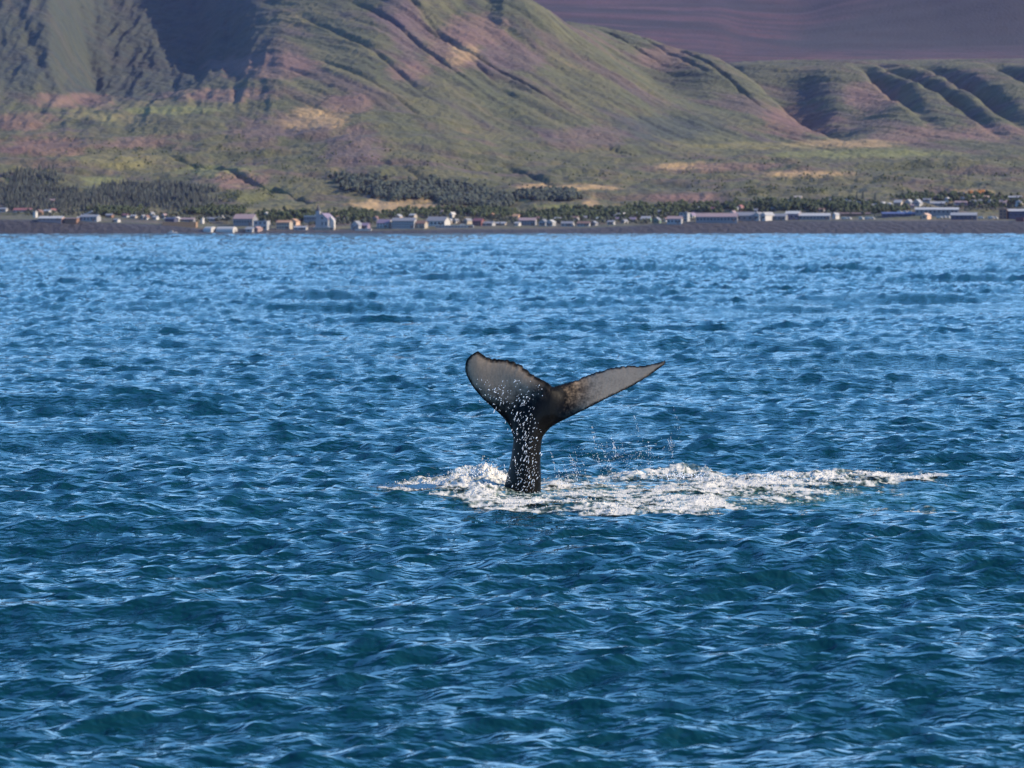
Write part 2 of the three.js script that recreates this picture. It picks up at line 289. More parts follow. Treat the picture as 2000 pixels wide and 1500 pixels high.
// named patches of the hillside, as [px, py, half width, half height, colour]
const C = { grass: [0.108, 0.108, 0.032], olive: [0.175, 0.150, 0.050], tan: [0.34, 0.22, 0.10], heather: [0.165, 0.090, 0.075], purple: [0.105, 0.064, 0.068], dark: [0.024, 0.032, 0.026], rock: [0.026, 0.040, 0.036], red: [0.155, 0.075, 0.062], lush: [0.140, 0.145, 0.045], bluff: [0.027, 0.028, 0.037] };
const PATCH = [
  [40, 238, 75, 16, 'red'], [140, 195, 70, 14, 'heather'], [80, 285, 90, 20, 'red'], [520, 128, 95, 24, 'heather'], [430, 186, 110, 12, 'heather'], [560, 250, 110, 25, 'purple'], [280, 280, 70, 12, 'heather'],
  [160, 228, 80, 8, 'olive'], [320, 215, 90, 8, 'lush'], [690, 290, 60, 40, 'purple'], [620, 230, 60, 20, 'tan'], [680, 205, 40, 18, 'heather'], [740, 402, 40, 12, 'tan'], [765, 396, 70, 8, 'tan'], [850, 406, 60, 6, 'tan'], [1000, 388, 28, 9, 'lush'],
  [1010, 417, 30, 5, 'lush'], [1090, 364, 70, 6, 'tan'], [1160, 366, 60, 5, 'tan'], [1090, 404, 40, 4, 'lush'], [1155, 398, 14, 10, 'tan'], [1350, 325, 70, 7, 'tan'], [1570, 340, 90, 6, 'tan'], [1440, 326, 90, 8, 'heather'], [1330, 385, 70, 8, 'heather'],
  [1330, 363, 42, 13, 'dark'], [800, 70, 35, 60, 'purple'], [770, 30, 40, 35, 'purple'], [880, 95, 45, 40, 'heather'], [930, 60, 60, 30, 'heather'], [1000, 110, 70, 30, 'purple'], [900, 110, 30, 20, 'tan'], [800, 140, 40, 20, 'heather'], [1300, 250, 100, 25, 'rock'], [1130, 270, 90, 20, 'purple'],
  [1300, 110, 50, 22, 'heather'], [1560, 235, 70, 30, 'red'], [1700, 190, 50, 30, 'heather'], [1800, 260, 90, 14, 'heather'], [1940, 262, 70, 14, 'heather'], [1650, 280, 90, 8, 'tan'], [1470, 285, 110, 7, 'olive'], [1700, 300, 160, 8, 'lush'],
  [200, 355, 40, 9, 'lush'], [60, 352, 50, 8, 'lush'], [500, 380, 60, 18, 'grass'], [420, 335, 80, 10, 'lush'], [250, 315, 90, 14, 'olive'], [560, 410, 80, 10, 'olive'], [1900, 375, 40, 5, 'tan'], [1640, 378, 50, 4, 'olive'], [470, 350, 50, 16, 'heather'],
];
{
  const bear = [], rows = [], back = [];
  for (const a of [-3200, -2200, -1500, -900, -700, -520, -400, -300, -230, -180]) bear.push(a);
  for (let i = 0; i <= 640; i++) bear.push(-140 + 2280 * i / 640);
  for (const a of [2180, 2230, 2300, 2400, 2520, 2700, 2900, 3600, 4400, 5200]) bear.push(a);
  for (let r = 3398; r < 3470; r += 4) rows.push(r);
  for (let r = 3470; r < 6000; r += 6.3) rows.push(r);
  for (let r = 6000; r <= 12000; r += 48) rows.push(r);
  console.log('land grid', bear.length, rows.length, bear.length * rows.length * 2);
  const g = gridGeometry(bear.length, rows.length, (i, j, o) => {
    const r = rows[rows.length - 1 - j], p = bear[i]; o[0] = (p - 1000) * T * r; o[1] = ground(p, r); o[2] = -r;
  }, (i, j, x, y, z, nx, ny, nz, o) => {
    const r = -z, [px, py] = toPx(x, y, r), q = x + 0.40 * r;
    const a = fbm(q / 60, r / 260, 4), b = fbm(x / 70 + 30, r / 50, 4), c = fbm(q / 18 + 8, r / 90, 3), d = fbm(x / 16, r / 12 + 40, 3);
    const high = smooth(4000, 4500, r);
    let col = [0, 1, 2].map((k) => mix(C.grass[k], C.olive[k], smooth(-0.35, 0.4, mix(b, a, high))));
    const put = (name, w) => { const t = C[name]; w = clamp(w); for (let k = 0; k < 3; k++) col[k] = mix(col[k], t[k], w); };
    put('heather', 0.8 * smooth(0.04, 0.34, mix(fbm(x / 110 + 60, r / 45, 4), fbm(q / 75 + 20, r / 330, 4), high)));
    put('purple', 0.7 * smooth(0.10, 0.40, mix(fbm(x / 60 + 11, r / 30 + 7, 4), fbm(q / 40 + 70, r / 220, 4), high)));
    put('tan', 0.5 * smooth(0.22, 0.5, mix(fbm(x / 100 + 90, r / 24 + 7, 4), a, high * 0.8)));
    const bowl = (1 - smooth(470, 580, px)) * smooth(4500, 4800, r); put('rock', 0.72 * bowl + 0.3 * bowl * smooth(0, 0.3, c));  // bare rock of the bowl, darkened so its colour also carries the hollow's shade
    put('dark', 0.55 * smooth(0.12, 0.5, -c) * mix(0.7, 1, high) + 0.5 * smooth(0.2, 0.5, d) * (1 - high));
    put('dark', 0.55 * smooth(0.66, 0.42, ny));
    for (const [cx, cy, w, h, name] of PATCH) {
      const u = (px - cx) / w, v = (py - cy) / h, e = u * u + v * v;
      if (e < 4) put(name, (name === 'tan' || name === 'lush' ? 0.75 : 0.62) * smooth(1.7, 0.4, e + 1.5 * fbm((high > 0.5 ? q : x) / 42 + cx, r / (high > 0.5 ? 160 : 30), 4) + 0.9 * fbm((high > 0.5 ? q : x) / 11, r / 30 + cy, 2)));
    }
    const moor = smooth(6130, 6300, r);
    if (moor > 0) {
      const m = fbm(x / 400, r / 50, 4), t = smooth(-0.2, 0.35, m), red = 1 - smooth(6500, 7000, r);
      const base = [mix(0.010, 0.056, t), mix(0.006, 0.022, t), mix(0.012, 0.030, t)];
      for (let k = 0; k < 3; k++) col[k] = mix(col[k], mix(base[k], [0.075, 0.026, 0.028][k], red * smooth(-0.1, 0.3, fbm(x / 250 + 50, r / 40, 3))), moor);
      { const w = moor * smooth(-12, 10, 92 - py + 5 * fbm(x / 90, r / 40, 3)) * smooth(-60, 60, px - 1500 - (92 - py) * 2.4 + 40 * fbm(x / 120, r / 30 + 9, 3)); for (let k = 0; k < 3; k++) col[k] = mix(col[k], [0.010, 0.012, 0.016][k], 0.9 * clamp(w)); }  // far mountain's shaded left flank: the shade is painted in as near-black ground
    }
    const p0 = prof(px)[0]; put('bluff', 1 - smooth(p0[1] - 8, p0[1] + 14, r));
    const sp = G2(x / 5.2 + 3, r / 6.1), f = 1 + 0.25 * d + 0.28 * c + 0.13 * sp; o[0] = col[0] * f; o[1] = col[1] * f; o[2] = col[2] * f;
  }, (o) => [o[0] / 90, o[2] / 90]);
  const N = 512, px = new Uint8Array(N * N * 4), tile = (x, y, f) => { const u = x / N, v = y / N, n = (a, b) => fbm(a * f, b * f, 4); return mix(mix(n(u, v), n(u - 1, v), u), mix(n(u, v - 1), n(u - 1, v - 1), u), v); };
  for (let j = 0; j < N; j++) for (let i = 0; i < N; i++) { const v = clamp(0.5 + 0.9 * tile(i, j, 14)) * 255, k = 4 * (j * N + i); px[k] = px[k + 1] = px[k + 2] = v; px[k + 3] = 255; }
  const bt = new THREE.DataTexture(px, N, N); bt.wrapS = bt.wrapT = THREE.RepeatWrapping; bt.magFilter = THREE.LinearFilter; bt.needsUpdate = true;
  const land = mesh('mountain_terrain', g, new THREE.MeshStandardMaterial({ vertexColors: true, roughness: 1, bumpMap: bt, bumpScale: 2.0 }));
  tag(land, 'green and heather brown mountainside with ravines above the coastal town', null, null, 'structure');
}

// ---------------------------------------------------------------- the whale's tail: one continuous skin
const WR = 79.3;                                       // metres ahead
const wpt = (px, py) => { const p = at(px, py, WR); return [p.x, p.y]; };
const TAIL = new THREE.Vector3(at(1018, 970, WR).x, 0, -WR);
{
  // outline of the flukes, picture points; the trailing edge is ragged
  const trailL = [[933, 686], [941, 692], [951, 699], [965, 702], [982, 702], [1000, 707], [1017, 715], [1033, 726], [1047, 736], [1062, 744], [1073, 750], [1079, 757]];
  const trailR = [[1084, 755], [1102, 750], [1128, 744], [1152, 734], [1178, 726], [1206, 719], [1235, 716], [1262, 714], [1284, 709], [1305, 703]];
  const leadR = [[1299, 713], [1284, 723], [1262, 738], [1238, 752], [1210, 766], [1180, 780], [1150, 795], [1118, 811], [1085, 828], [1060, 843]];
  const leadL = [[1004, 843], [991, 826], [978, 811], [962, 797], [945, 781], [930, 765], [918, 748], [910, 731], [908, 714], [912, 702], [921, 692]];
  const r = rng(5), outline = [];
  const add = (pts, rag) => { const c = new THREE.CatmullRomCurve3(pts.map((p) => new THREE.Vector3(p[0], p[1], 0)), false, 'centripetal'), n = Math.round(c.getLength() / 3.2); for (let i = 0; i < n; i++) { const p = c.getPoint(i / n); const a = rag * Math.sin(Math.PI * clamp(i / n * 1.0)); const [x, y] = wpt(p.x + (r() - 0.5) * a * 0.6, p.y + (r() - 0.5) * a); outline.push([x - TAIL.x, y]); } };
  add(trailL, 4.2); add(trailR, 3.6); add(leadR, 0); add(leadL, 0);
  const M = outline.length;
  function edge(x, y) { // signed distance to the outline, positive inside
    let best = 1e9, inside = false;
    for (let i = 0, j = M - 1; i < M; j = i++) {
      const [ax, ay] = outline[j], [bx, by] = outline[i], ex = bx - ax, ey = by - ay, t = clamp(((x - ax) * ex + (y - ay) * ey) / (ex * ex + ey * ey + 1e-12));
      const d = (x - ax - t * ex) ** 2 + (y - ay - t * ey) ** 2; if (d < best) best = d;
      if ((ay > y) !== (by > y) && x < (bx - ax) * (y - ay) / (by - ay) + ax) inside = !inside;
    }
    return inside ? Math.sqrt(best) : -Math.sqrt(best);
  }
  const S = 0.017, x0 = -1.25, x1 = 2.98, y0 = -0.9, y1 = 3.0, z0 = -1.15, z1 = 0.85;
  const nx = Math.ceil((x1 - x0) / S), ny = Math.ceil((y1 - y0) / S), nz = Math.ceil((z1 - z0) / S);
  // mid surface of the flukes: the left one stands up facing us, the right one is twisted back and seen nearly along its chord
  const zmid = (x, y) => {
    const c = 0.55;                                     // root of the notch, x
    if (x < c) { const s = (c - x) / 1.65, lead = y - (1.2 + s * 1.1); return 0.10 - 0.42 * s + 0.30 * s * s - 0.16 * (y - 1.3) - 0.22 * Math.max(0, s - 0.75) ** 2 * 8 * 0.12; }
    const s = (x - c) / 2.3, mid = 1.58 + 0.98 * s;     // height of the chord's middle
    const twist = smooth(0, 0.35, s);
    return 0.10 - 0.16 * (y - 1.3) * (1 - twist) - twist * ((y - mid) * 1.55 + 0.06) - 0.15 * s;
  };
  const half = new Float32Array(nx * ny), mid = new Float32Array(nx * ny), inv = new Float32Array(nx * ny), ed = new Float32Array(nx * ny);
  for (let j = 0; j < ny; j++) for (let i = 0; i < nx; i++) {
    const x = x0 + i * S, y = y0 + j * S, k = j * nx + i, e = y > 0.9 ? edge(x, y) : -1; ed[k] = e;
    const s = Math.abs(x - 0.5) / 2.2, w = 0.30, tmax = mix(0.125, 0.035, clamp(s * 1.25));
    const u = clamp(e / w); half[k] = e <= 0 ? e : tmax * Math.sqrt(1 - (1 - u) * (1 - u)) + 0.004;
    mid[k] = zmid(x, y); const gx = (zmid(x + 0.01, y) - zmid(x - 0.01, y)) / 0.02, gy = (zmid(x, y + 0.01) - zmid(x, y - 0.01)) / 0.02; inv[k] = 1 / Math.sqrt(1 + gx * gx + gy * gy);
  }
  // tail stock: [height, centre x, half width, centre z, half depth]
  const stock = [[-0.9, -0.06, 0.52, -0.28, 0.72], [-0.3, -0.02, 0.43, -0.18, 0.60], [0.0, 0.00, 0.385, -0.12, 0.53], [0.35, 0.05, 0.335, -0.06, 0.46], [0.7, 0.085, 0.29, -0.02, 0.40], [1.05, 0.12, 0.275, 0.02, 0.33], [1.3, 0.16, 0.30, 0.05, 0.25], [1.55, 0.24, 0.30, 0.06, 0.19], [1.85, 0.40, 0.21, 0.03, 0.13], [2.1, 0.53, 0.06, 0.0, 0.06]];
  const sy = stock.map((q) => q[0]), sv = [1, 2, 3, 4].map((c) => { const v = stock.map((q) => q[c]); return [v, slopes(sy, v)]; });
  const stk = []; for (let j = 0; j < ny; j++) stk.push(sv.map(([v, m]) => hermite(sy, v, m, y0 + j * S)));
  function field(i, j, k) {
    const x = x0 + i * S, y = y0 + j * S, z = z0 + k * S, q = j * nx + i;
    const e = half[q], f = e <= 0 ? Math.hypot(e, Math.max(0, Math.abs(z - mid[q]) * inv[q])) : (Math.abs(z - mid[q]) - e) * inv[q];
    const [cx, wx, cz, wz] = stk[j], dz = z - cz;
    const keel = 1 - 0.16 * smooth(0.2, 1, Math.abs(dz) / wz);                 // narrower towards the keels
    const l = Math.hypot((x - cx) / (wx * keel), dz / wz); const g = (l - 1) * Math.min(wx, wz) + Math.max(0, y - 2.05);
    const h = Math.max(0, 0.16 - Math.abs(f - g)) / 0.16; return Math.min(f, g) - h * h * 0.16 * 0.25;
  }
  // surface nets
  const layer = nx * ny, F = new Float32Array(layer * nz);
  for (let k = 0; k < nz; k++) for (let j = 0; j < ny; j++) for (let i = 0; i < nx; i++) F[k * layer + j * nx + i] = field(i, j, k);
  const id = new Int32Array(layer * nz).fill(-1), pos = [], idx = [];
  for (let k = 0; k < nz - 1; k++) for (let j = 0; j < ny - 1; j++) for (let i = 0; i < nx - 1; i++) {
    const b = k * layer + j * nx + i; let m = 0, sx = 0, syy = 0, sz = 0, n = 0; const v = [];
    for (let c = 0; c < 8; c++) { const q = F[b + (c & 1) + ((c >> 1) & 1) * nx + (c >> 2) * layer]; v.push(q); if (q < 0) m |= 1 << c; }
    if (m === 0 || m === 255) continue;
    for (let a = 0; a < 8; a++) for (let t = 0; t < 3; t++) { const c = a | (1 << t); if (c === a || (v[a] < 0) === (v[c] < 0)) continue; const f = v[a] / (v[a] - v[c]); sx += (a & 1) + (t === 0 ? f : 0); syy += ((a >> 1) & 1) + (t === 1 ? f : 0); sz += (a >> 2) + (t === 2 ? f : 0); n++; }
    id[b] = pos.length / 3; pos.push(x0 + (i + sx / n) * S, y0 + (j + syy / n) * S, z0 + (k + sz / n) * S);
  }
  for (let k = 1; k < nz - 1; k++) for (let j = 1; j < ny - 1; j++) for (let i = 1; i < nx - 1; i++) {
    const b = k * layer + j * nx + i, s = F[b] < 0;
    const quad = (o, p, q) => { if (s === (F[b + o] < 0)) return; const A = id[b], B = id[b - p], Cc = id[b - p - q], D = id[b - q]; if (A < 0 || B < 0 || Cc < 0 || D < 0) return; if (s) idx.push(A, B, Cc, A, Cc, D); else idx.push(A, Cc, B, A, D, Cc); };
    quad(1, nx, layer); quad(nx, layer, 1); quad(layer, 1, nx);
  }
  const g = new THREE.BufferGeometry(); g.setAttribute('position', new THREE.Float32BufferAttribute(pos, 3)); g.setIndex(idx); g.computeVertexNormals();
  // make sure the faces look outwards
  { const p = g.attributes.position.array, ix = g.index.array; let vol = 0; for (let t = 0; t < ix.length; t += 3) { const [a, b, c] = [ix[t] * 3, ix[t + 1] * 3, ix[t + 2] * 3]; vol += p[a] * (p[b + 1] * p[c + 2] - p[b + 2] * p[c + 1]) + p[a + 1] * (p[b + 2] * p[c] - p[b] * p[c + 2]) + p[a + 2] * (p[b] * p[c + 1] - p[b + 1] * p[c]); } if (vol < 0) { for (let t = 0; t < ix.length; t += 3) { const q = ix[t]; ix[t] = ix[t + 1]; ix[t + 1] = q; } g.computeVertexNormals(); } }
  const n = pos.length / 3, col = new Float32Array(n * 3), nor = g.attributes.normal.array, uv = new Float32Array(n * 2);
  for (let k = 0; k < n; k++) {
    const x = pos[3 * k], y = pos[3 * k + 1], z = pos[3 * k + 2], i = clamp(Math.round((x - x0) / S), 0, nx - 1), j = clamp(Math.round((y - y0) / S), 0, ny - 1), e = ed[j * nx + i];
    uv[2 * k] = x * 0.9 + z * 0.3; uv[2 * k + 1] = y * 0.9 + z * 0.4;
    const right = x > 0.56, blot = fbm(x * 7, y * 7, 4), fine = fbm(x * 26 + 4, y * 26, 3);
    let w;                                                // pale underside patches between black borders
    if (right) { const s = (x - 0.55) / 2.2; w = smooth(0.015, 0.055, e + 0.02 * blot) * smooth(0.10, 0.52, s + 0.15 * blot + 0.09 * fine); }
    else { const s = y - 1.62 - 0.30 * Math.max(0, x + 0.2); w = smooth(0.018, 0.085, e + 0.03 * blot) * smooth(0.0, 0.62, s + 0.20 * blot + 0.08 * fine) * (1 - smooth(0.05, 0.55, x) * 0.75); }
    w *= z > mid[j * nx + i] - 0.02 ? 1 : 0.06;           // the upper side behind is black
    w = clamp(w); const grey = right ? [0.33, 0.245, 0.165] : [0.215, 0.165, 0.122], blk = 0.003 + 0.003 * (fine + 0.5);
    for (let c = 0; c < 3; c++) col[3 * k + c] = mix(blk, grey[c] * (1 + 0.25 * fine + 0.15 * blot), w);
  }
  g.setAttribute('color', new THREE.BufferAttribute(col, 3)); g.setAttribute('uv', new THREE.BufferAttribute(uv, 2));
  const N = 256, px = new Uint8Array(N * N * 4); for (let j = 0; j < N; j++) for (let i = 0; i < N; i++) { const v = clamp(0.5 + 0.5 * fbm(i / 9, j / 22, 3)) * 255, k = 4 * (j * N + i); px[k] = px[k + 1] = px[k + 2] = v; px[k + 3] = 255; }
  const bt = new THREE.DataTexture(px, N, N); bt.wrapS = bt.wrapT = THREE.MirroredRepeatWrapping; bt.magFilter = THREE.LinearFilter; bt.needsUpdate = true;
  const skin = new THREE.MeshPhysicalMaterial({ vertexColors: true, roughness: 0.45, specularIntensity: 0.08, clearcoat: 0.10, clearcoatRoughness: 0.12, bumpMap: bt, bumpScale: 0.002 });
  const w = mesh('whale_tail', g, skin); w.position.copy(TAIL);
  tag(w, 'wet dark whale tail with pale undersides and ragged flukes raised from the sea', 'whale');
  console.log('tail triangles', idx.length / 3);
}

// ---------------------------------------------------------------- white water, drops and spray round the tail
const dropGeo = new THREE.IcosahedronGeometry(1, 1);
const clumpGeo = (() => { const g = mergeVertices(new THREE.IcosahedronGeometry(1, 2).deleteAttribute('uv').deleteAttribute('normal')); const p = g.attributes.position; for (let i = 0; i < p.count; i++) { const x = p.getX(i), y = p.getY(i), z = p.getZ(i), s = 1 + 0.42 * fbm(x * 1.9 + 3, y * 1.9 + z * 1.3, 3); p.setXYZ(i, x * s, y * s, z * s); } g.computeVertexNormals(); return g; })();
const foamMat = new THREE.MeshStandardMaterial({ color: new THREE.Color().setRGB(0.60, 0.57, 0.52), roughness: 0.85 });
const dropMat = new THREE.MeshPhysicalMaterial({ color: new THREE.Color().setRGB(0.85, 0.86, 0.88), roughness: 0.25 });
function copies(name, geo, mat, list, label) { // list of [x, y, z, sx, sy, sz, rotation about z]
  const m = new THREE.InstancedMesh(geo, mat, list.length), o = new THREE.Object3D();
  list.forEach((q, i) => { o.position.set(q[0], q[1], q[2]); o.scale.set(q[3], q[4], q[5]); o.rotation.set(0, 0, q[6] || 0); o.updateMatrix(); m.setMatrixAt(i, o.matrix); });
  m.name = numbered(name); shadow(m); scene.add(m); return tag(m, label, null, null, 'stuff');
}
// foam as soft ellipses: [px, py, half width, half height, strength, heap height (m)]
const FOAM = [
  [742, 962, 26, 5, 1.7, 0.06], [775, 960, 40, 8, 1.6, 0.10], [810, 957, 55, 11, 1.6, 0.15], [850, 953, 60, 14, 1.3, 0.20], [905, 953, 50, 17, 1.5, 0.30], [950, 953, 42, 20, 1.6, 0.40], [975, 954, 22, 14, 1.3, 0.20], [880, 974, 90, 6, 0.85, 0.02], [960, 983, 60, 7, 1.0, 0.02],
  [1020, 989, 80, 8, 1.15, 0.02], [1090, 955, 50, 14, 0.95, 0.03], [1150, 945, 100, 9, 0.75, 0.06], [1130, 985, 110, 10, 1.35, 0.10], [1240, 990, 120, 9, 1.35, 0.07], [1200, 968, 120, 12, 1.0, 0.04], [1320, 975, 110, 12, 1.2, 0.08], [1370, 996, 60, 5, 1.0, 0.03],
  [1250, 938, 70, 5, 0.8, 0.10], [1340, 935, 60, 5, 1.0, 0.16], [1390, 938, 30, 4, 0.7, 0.10], [1420, 958, 110, 12, 1.25, 0.10], [1520, 953, 100, 11, 1.35, 0.14], [1610, 950, 80, 10, 1.45, 0.16], [1690, 951, 80, 8, 1.4, 0.09], [1770, 948, 60, 4, 1.1, 0.04], [1560, 970, 80, 6, 1.0, 0.05], [1450, 980, 90, 5, 0.7, 0.02],
  [1520, 938, 25, 3, 0.75, 0.10], [1780, 950, 60, 4, 0.8, 0.04], [1740, 968, 60, 4, 0.65, 0.02], [1740, 986, 60, 6, 0.62, 0.0], [1830, 986, 90, 4, 0.6, 0.0], [1920, 966, 40, 3, 0.45, 0.01], [1985, 941, 25, 3, 0.55, 0.01], [1880, 958, 60, 3, 0.45, 0.01],
];
function foamAt(x, z) { // [strength, heap]
  const r = -z, [px, py] = toPx(x, 0, r); let s = 0, h = 0;
  for (const [cx, cy, w, hh, k, up] of FOAM) { const u = (px - cx) / w, v = (py - cy) / hh, e = u * u + v * v; if (e < 5) { const g = Math.exp(-e * 0.9); s += k * g; h = Math.max(h, up * Math.exp(-e * 0.8)); } }
  const n = 0.75 * fbm(x * 0.8 + 0.2 * z, z * 1.1, 3) + 0.70 * fbm(x * 2.0 + 7, z * 3.0, 3) + 0.50 * fbm(x * 8.0, z * 7.0 + 3, 2);
  return [Math.min(s, 1.35) * 0.52 + 0.95 * n * clamp(s * 1.5), h, s];
}
{
  const NX = 620, NZ = 260, xa = -3.1, xb = 10.4, za = -85.5, zb = -74.8, P = new Float32Array(NX * NZ * 3), on = new Uint8Array(NX * NZ), st = new Float32Array(NX * NZ), hp = new Float32Array(NX * NZ), al = new Float32Array(NX * NZ);
  for (let j = 0; j < NZ; j++) for (let i = 0; i < NX; i++) {
    const x = mix(xa, xb, i / (NX - 1)), z = mix(za, zb, j / (NZ - 1)), k = j * NX + i, [s, h, s0] = foamAt(x, z), e = smooth(0.36, 0.8, s), eh = smooth(0.3, 0.9, s0), heap = h * eh;
    const froth = 0.5 + 0.5 * fbm(x * 9, z * 6, 3), fine = 0.5 * fbm(x * 16 + 2, z * 7, 2) + 0.5 * fbm(x * 6 + 0.9 * z, z * 5, 2);
    P[3 * k] = x; P[3 * k + 1] = seaHeight(x, z) + 0.016 + 0.020 * froth * smooth(0.3, 0.8, s) + heap * (0.72 + 0.55 * fbm(x * 2.4, z * 1.8, 3) + 0.25 * fbm(x * 8, z * 5, 2)); P[3 * k + 2] = z; st[k] = s; hp[k] = h; on[k] = s > 0.12 || heap > 0.10 ? 1 : 0;
    const thick = clamp(smooth(0.30, 0.86, s + 0.48 * fine) * 0.97 + smooth(0.08, 0.22, heap) * (0.5 + 0.5 * fine)); al[k] = thick;
  }
  const idx = [], remap = new Int32Array(NX * NZ).fill(-1), pos = [], rgba = [];
  const v = (k) => { if (remap[k] < 0) { remap[k] = pos.length / 3; pos.push(P[3 * k], P[3 * k + 1], P[3 * k + 2]); const t = al[k], w = smooth(0.2, 0.9, t); rgba.push(mix(0.16, 0.54, w), mix(0.23, 0.52, w), mix(0.20, 0.47, w), t); } return remap[k]; };
  for (let j = 0; j < NZ - 1; j++) for (let i = 0; i < NX - 1; i++) { const a = j * NX + i, b = a + 1, c = a + NX, d = c + 1; if (on[a] && on[b] && on[c] && al[a] + al[b] + al[c] > 0.02) idx.push(v(a), v(c), v(b)); if (on[b] && on[d] && on[c] && al[b] + al[d] + al[c] > 0.02) idx.push(v(b), v(c), v(d)); }
  const g = new THREE.BufferGeometry(); g.setAttribute('position', new THREE.Float32BufferAttribute(pos, 3)); g.setAttribute('color', new THREE.Float32BufferAttribute(rgba, 4)); g.setIndex(idx); g.computeVertexNormals();
  console.log('foam triangles', idx.length / 3);
  const f = mesh('sea_foam', g, new THREE.MeshStandardMaterial({ vertexColors: true, transparent: true, roughness: 0.9 })); tag(f, 'white churned foam spread on the water round the whale tail', null, null, 'stuff');
  // froth: small clumps and beads riding on the foam
  const r = rng(9), list = [];
  for (let n = 0; n < 400000 && list.length < 10000; n++) {
    const i = Math.floor(r() * (NX - 1)), j = Math.floor(r() * (NZ - 1)), k = j * NX + i, s = st[k] + 0.18 * (r() - 0.5); if (s < 0.5 || r() > smooth(0.4, 1.1, s) * (0.25 + 3 * hp[k])) continue;
    const q = 0.005 + 0.011 * r() * r() + hp[k] * 0.02 * r(), fly = r() < 0.10 ? r() * (0.04 + hp[k] * 0.45) : 0;
    list.push([P[3 * k] + (r() - 0.5) * 0.02, P[3 * k + 1] + q * 0.25 + fly, P[3 * k + 2] + (r() - 0.5) * 0.04, q * (1 + r()) * (fly ? 0.5 : 1), q * (fly ? 0.6 : 0.8), q * 1.1 * (fly ? 0.5 : 1), r() * 6]);
  }
  copies('foam_froth', clumpGeo, foamMat, list, 'white froth and beads of water riding on the foam');
}
{
  const r = rng(31), g = () => (r() + r() + r() - 1.5) / 1.5, fall = [], spray = [];
  // drops falling down in front of the tail stock and the left fluke's root
  for (let n = 0; n < 430; n++) {
    const py = mix(740, 990, Math.pow(r(), 0.8)), c = py < 850 ? mix(985, 1030, (py - 740) / 110) : 1030, w = py < 850 ? mix(85, 45, (py - 740) / 110) : 36, px = c + g() * w;
    const p = at(px, py, WR - 0.62 - 0.35 * r()), s = 0.0045 + 0.015 * r() * r() * r(); fall.push([p.x, p.y, p.z, s * 0.7, s * (1.2 + 1.8 * r()), s * 0.7, -0.45 + 0.3 * g()]);
  }
  for (let n = 0; n < 70; n++) { const p = at(930 + 130 * r(), 740 + 50 * r(), WR - 0.6 - 0.3 * r()), s = 0.004 + 0.008 * r() * r(); fall.push([p.x, p.y, p.z, s * 1.5, s, s, 0.4]); }
  copies('falling_drops', dropGeo, dropMat, fall, 'bright drops of water falling in front of the whale tail');
  // spray thrown to the right, thinning out
  for (let n = 0; n < 34; n++) { // strings of drops running off the flukes, breaking up as they fall
    const X = n < 12 ? 1068 + 60 * r() : n < 28 ? 1140 + 175 * r() : 960 + 40 * r(), top = n < 28 ? 860 - (X - 1068) * 0.30 : 850, len = 20 + 75 * r(), off = r() * 70, thick = 0.3 + r(), m = Math.round(14 + 30 * r()), d = g() * 1.0;
    for (let k = 0; k < m; k++) { const t = r(), py = top + off + len * t, p = at(X + 0.22 * (off + len * t) + g() * (2 + 9 * t), Math.min(py, 945), WR + d + g() * 0.15), s = 0.003 + 0.009 * thick * r() * r() * r(); spray.push([p.x, p.y, p.z, s * 0.7, s * (1.3 + 1.6 * r()), s * 0.7, 0.25]); }
  }
  for (let n = 0; n < 420; n++) { const p = at(1210 + g() * 150, 890 + g() * 55, WR + g() * 1.2), s = 0.0025 + 0.006 * r() * r() * r(); spray.push([p.x, p.y, p.z, s, s * 1.3, s, 0.2]); }
  for (let n = 0; n < 500; n++) { const a = r(), px = a < 0.4 ? 930 + g() * 70 : a < 0.8 ? 1330 + g() * 90 : 1520 + g() * 60, py = a < 0.4 ? 922 + g() * 18 : 930 + g() * 10, p = at(px, py, WR + 0.6 + g() * 0.6), s = 0.005 + 0.012 * r() * r(); spray.push([p.x, p.y, p.z, s, s, s, 0]); }
  copies('water_spray', dropGeo, dropMat, spray, 'fine spray of drops drifting to the right of the whale tail');
}

// ---------------------------------------------------------------- the town: each building a thing
const PAINT = { white: [0.37, 0.355, 0.335], cream: [0.29, 0.25, 0.20], grey: [0.17, 0.17, 0.18], pale: [0.25, 0.25, 0.255], dark: [0.05, 0.05, 0.06], navy: [0.04, 0.045, 0.08], brown: [0.16, 0.09, 0.06], maroon: [0.13, 0.05, 0.05], pink: [0.25, 0.175, 0.165], red: [0.22, 0.085, 0.07], orange: [0.32, 0.18, 0.09], green: [0.10, 0.16, 0.12], blue: [0.07, 0.09, 0.20], purple: [0.17, 0.13, 0.18], black: [0.03, 0.03, 0.032], peach: [0.46, 0.31, 0.22] };
const paintMats = {};
function paint(c, kind) { // weathered paint or sheet roofing, with fine grain
  const key = c + kind; if (paintMats[key]) return paintMats[key];
  return paintMats[key] = std(PAINT[c], kind === 'roof' ? 0.6 : 0.85);
}
const glassMat = std([0.02, 0.025, 0.035], 0.15), frameMat = std([0.7, 0.7, 0.68], 0.7);
function boxG(w, h, d, x, y, z) { const g = new THREE.BoxGeometry(w, h, d); g.translate(x, y, z); return g; }
function gableWalls(w, h, d, rh, along) { // walls with gable ends; ridge runs along x (or z)
  const s = new THREE.Shape(), a = along === 'x' ? d : w, L = along === 'x' ? w : d;
  s.moveTo(-a / 2, -2.5); s.lineTo(a / 2, -2.5); s.lineTo(a / 2, h); s.lineTo(0, h + rh); s.lineTo(-a / 2, h); s.closePath();
  const g = new THREE.ExtrudeGeometry(s, { depth: L, bevelEnabled: false }); g.translate(0, 0, -L / 2); if (along === 'x') g.rotateY(Math.PI / 2); return g;
}
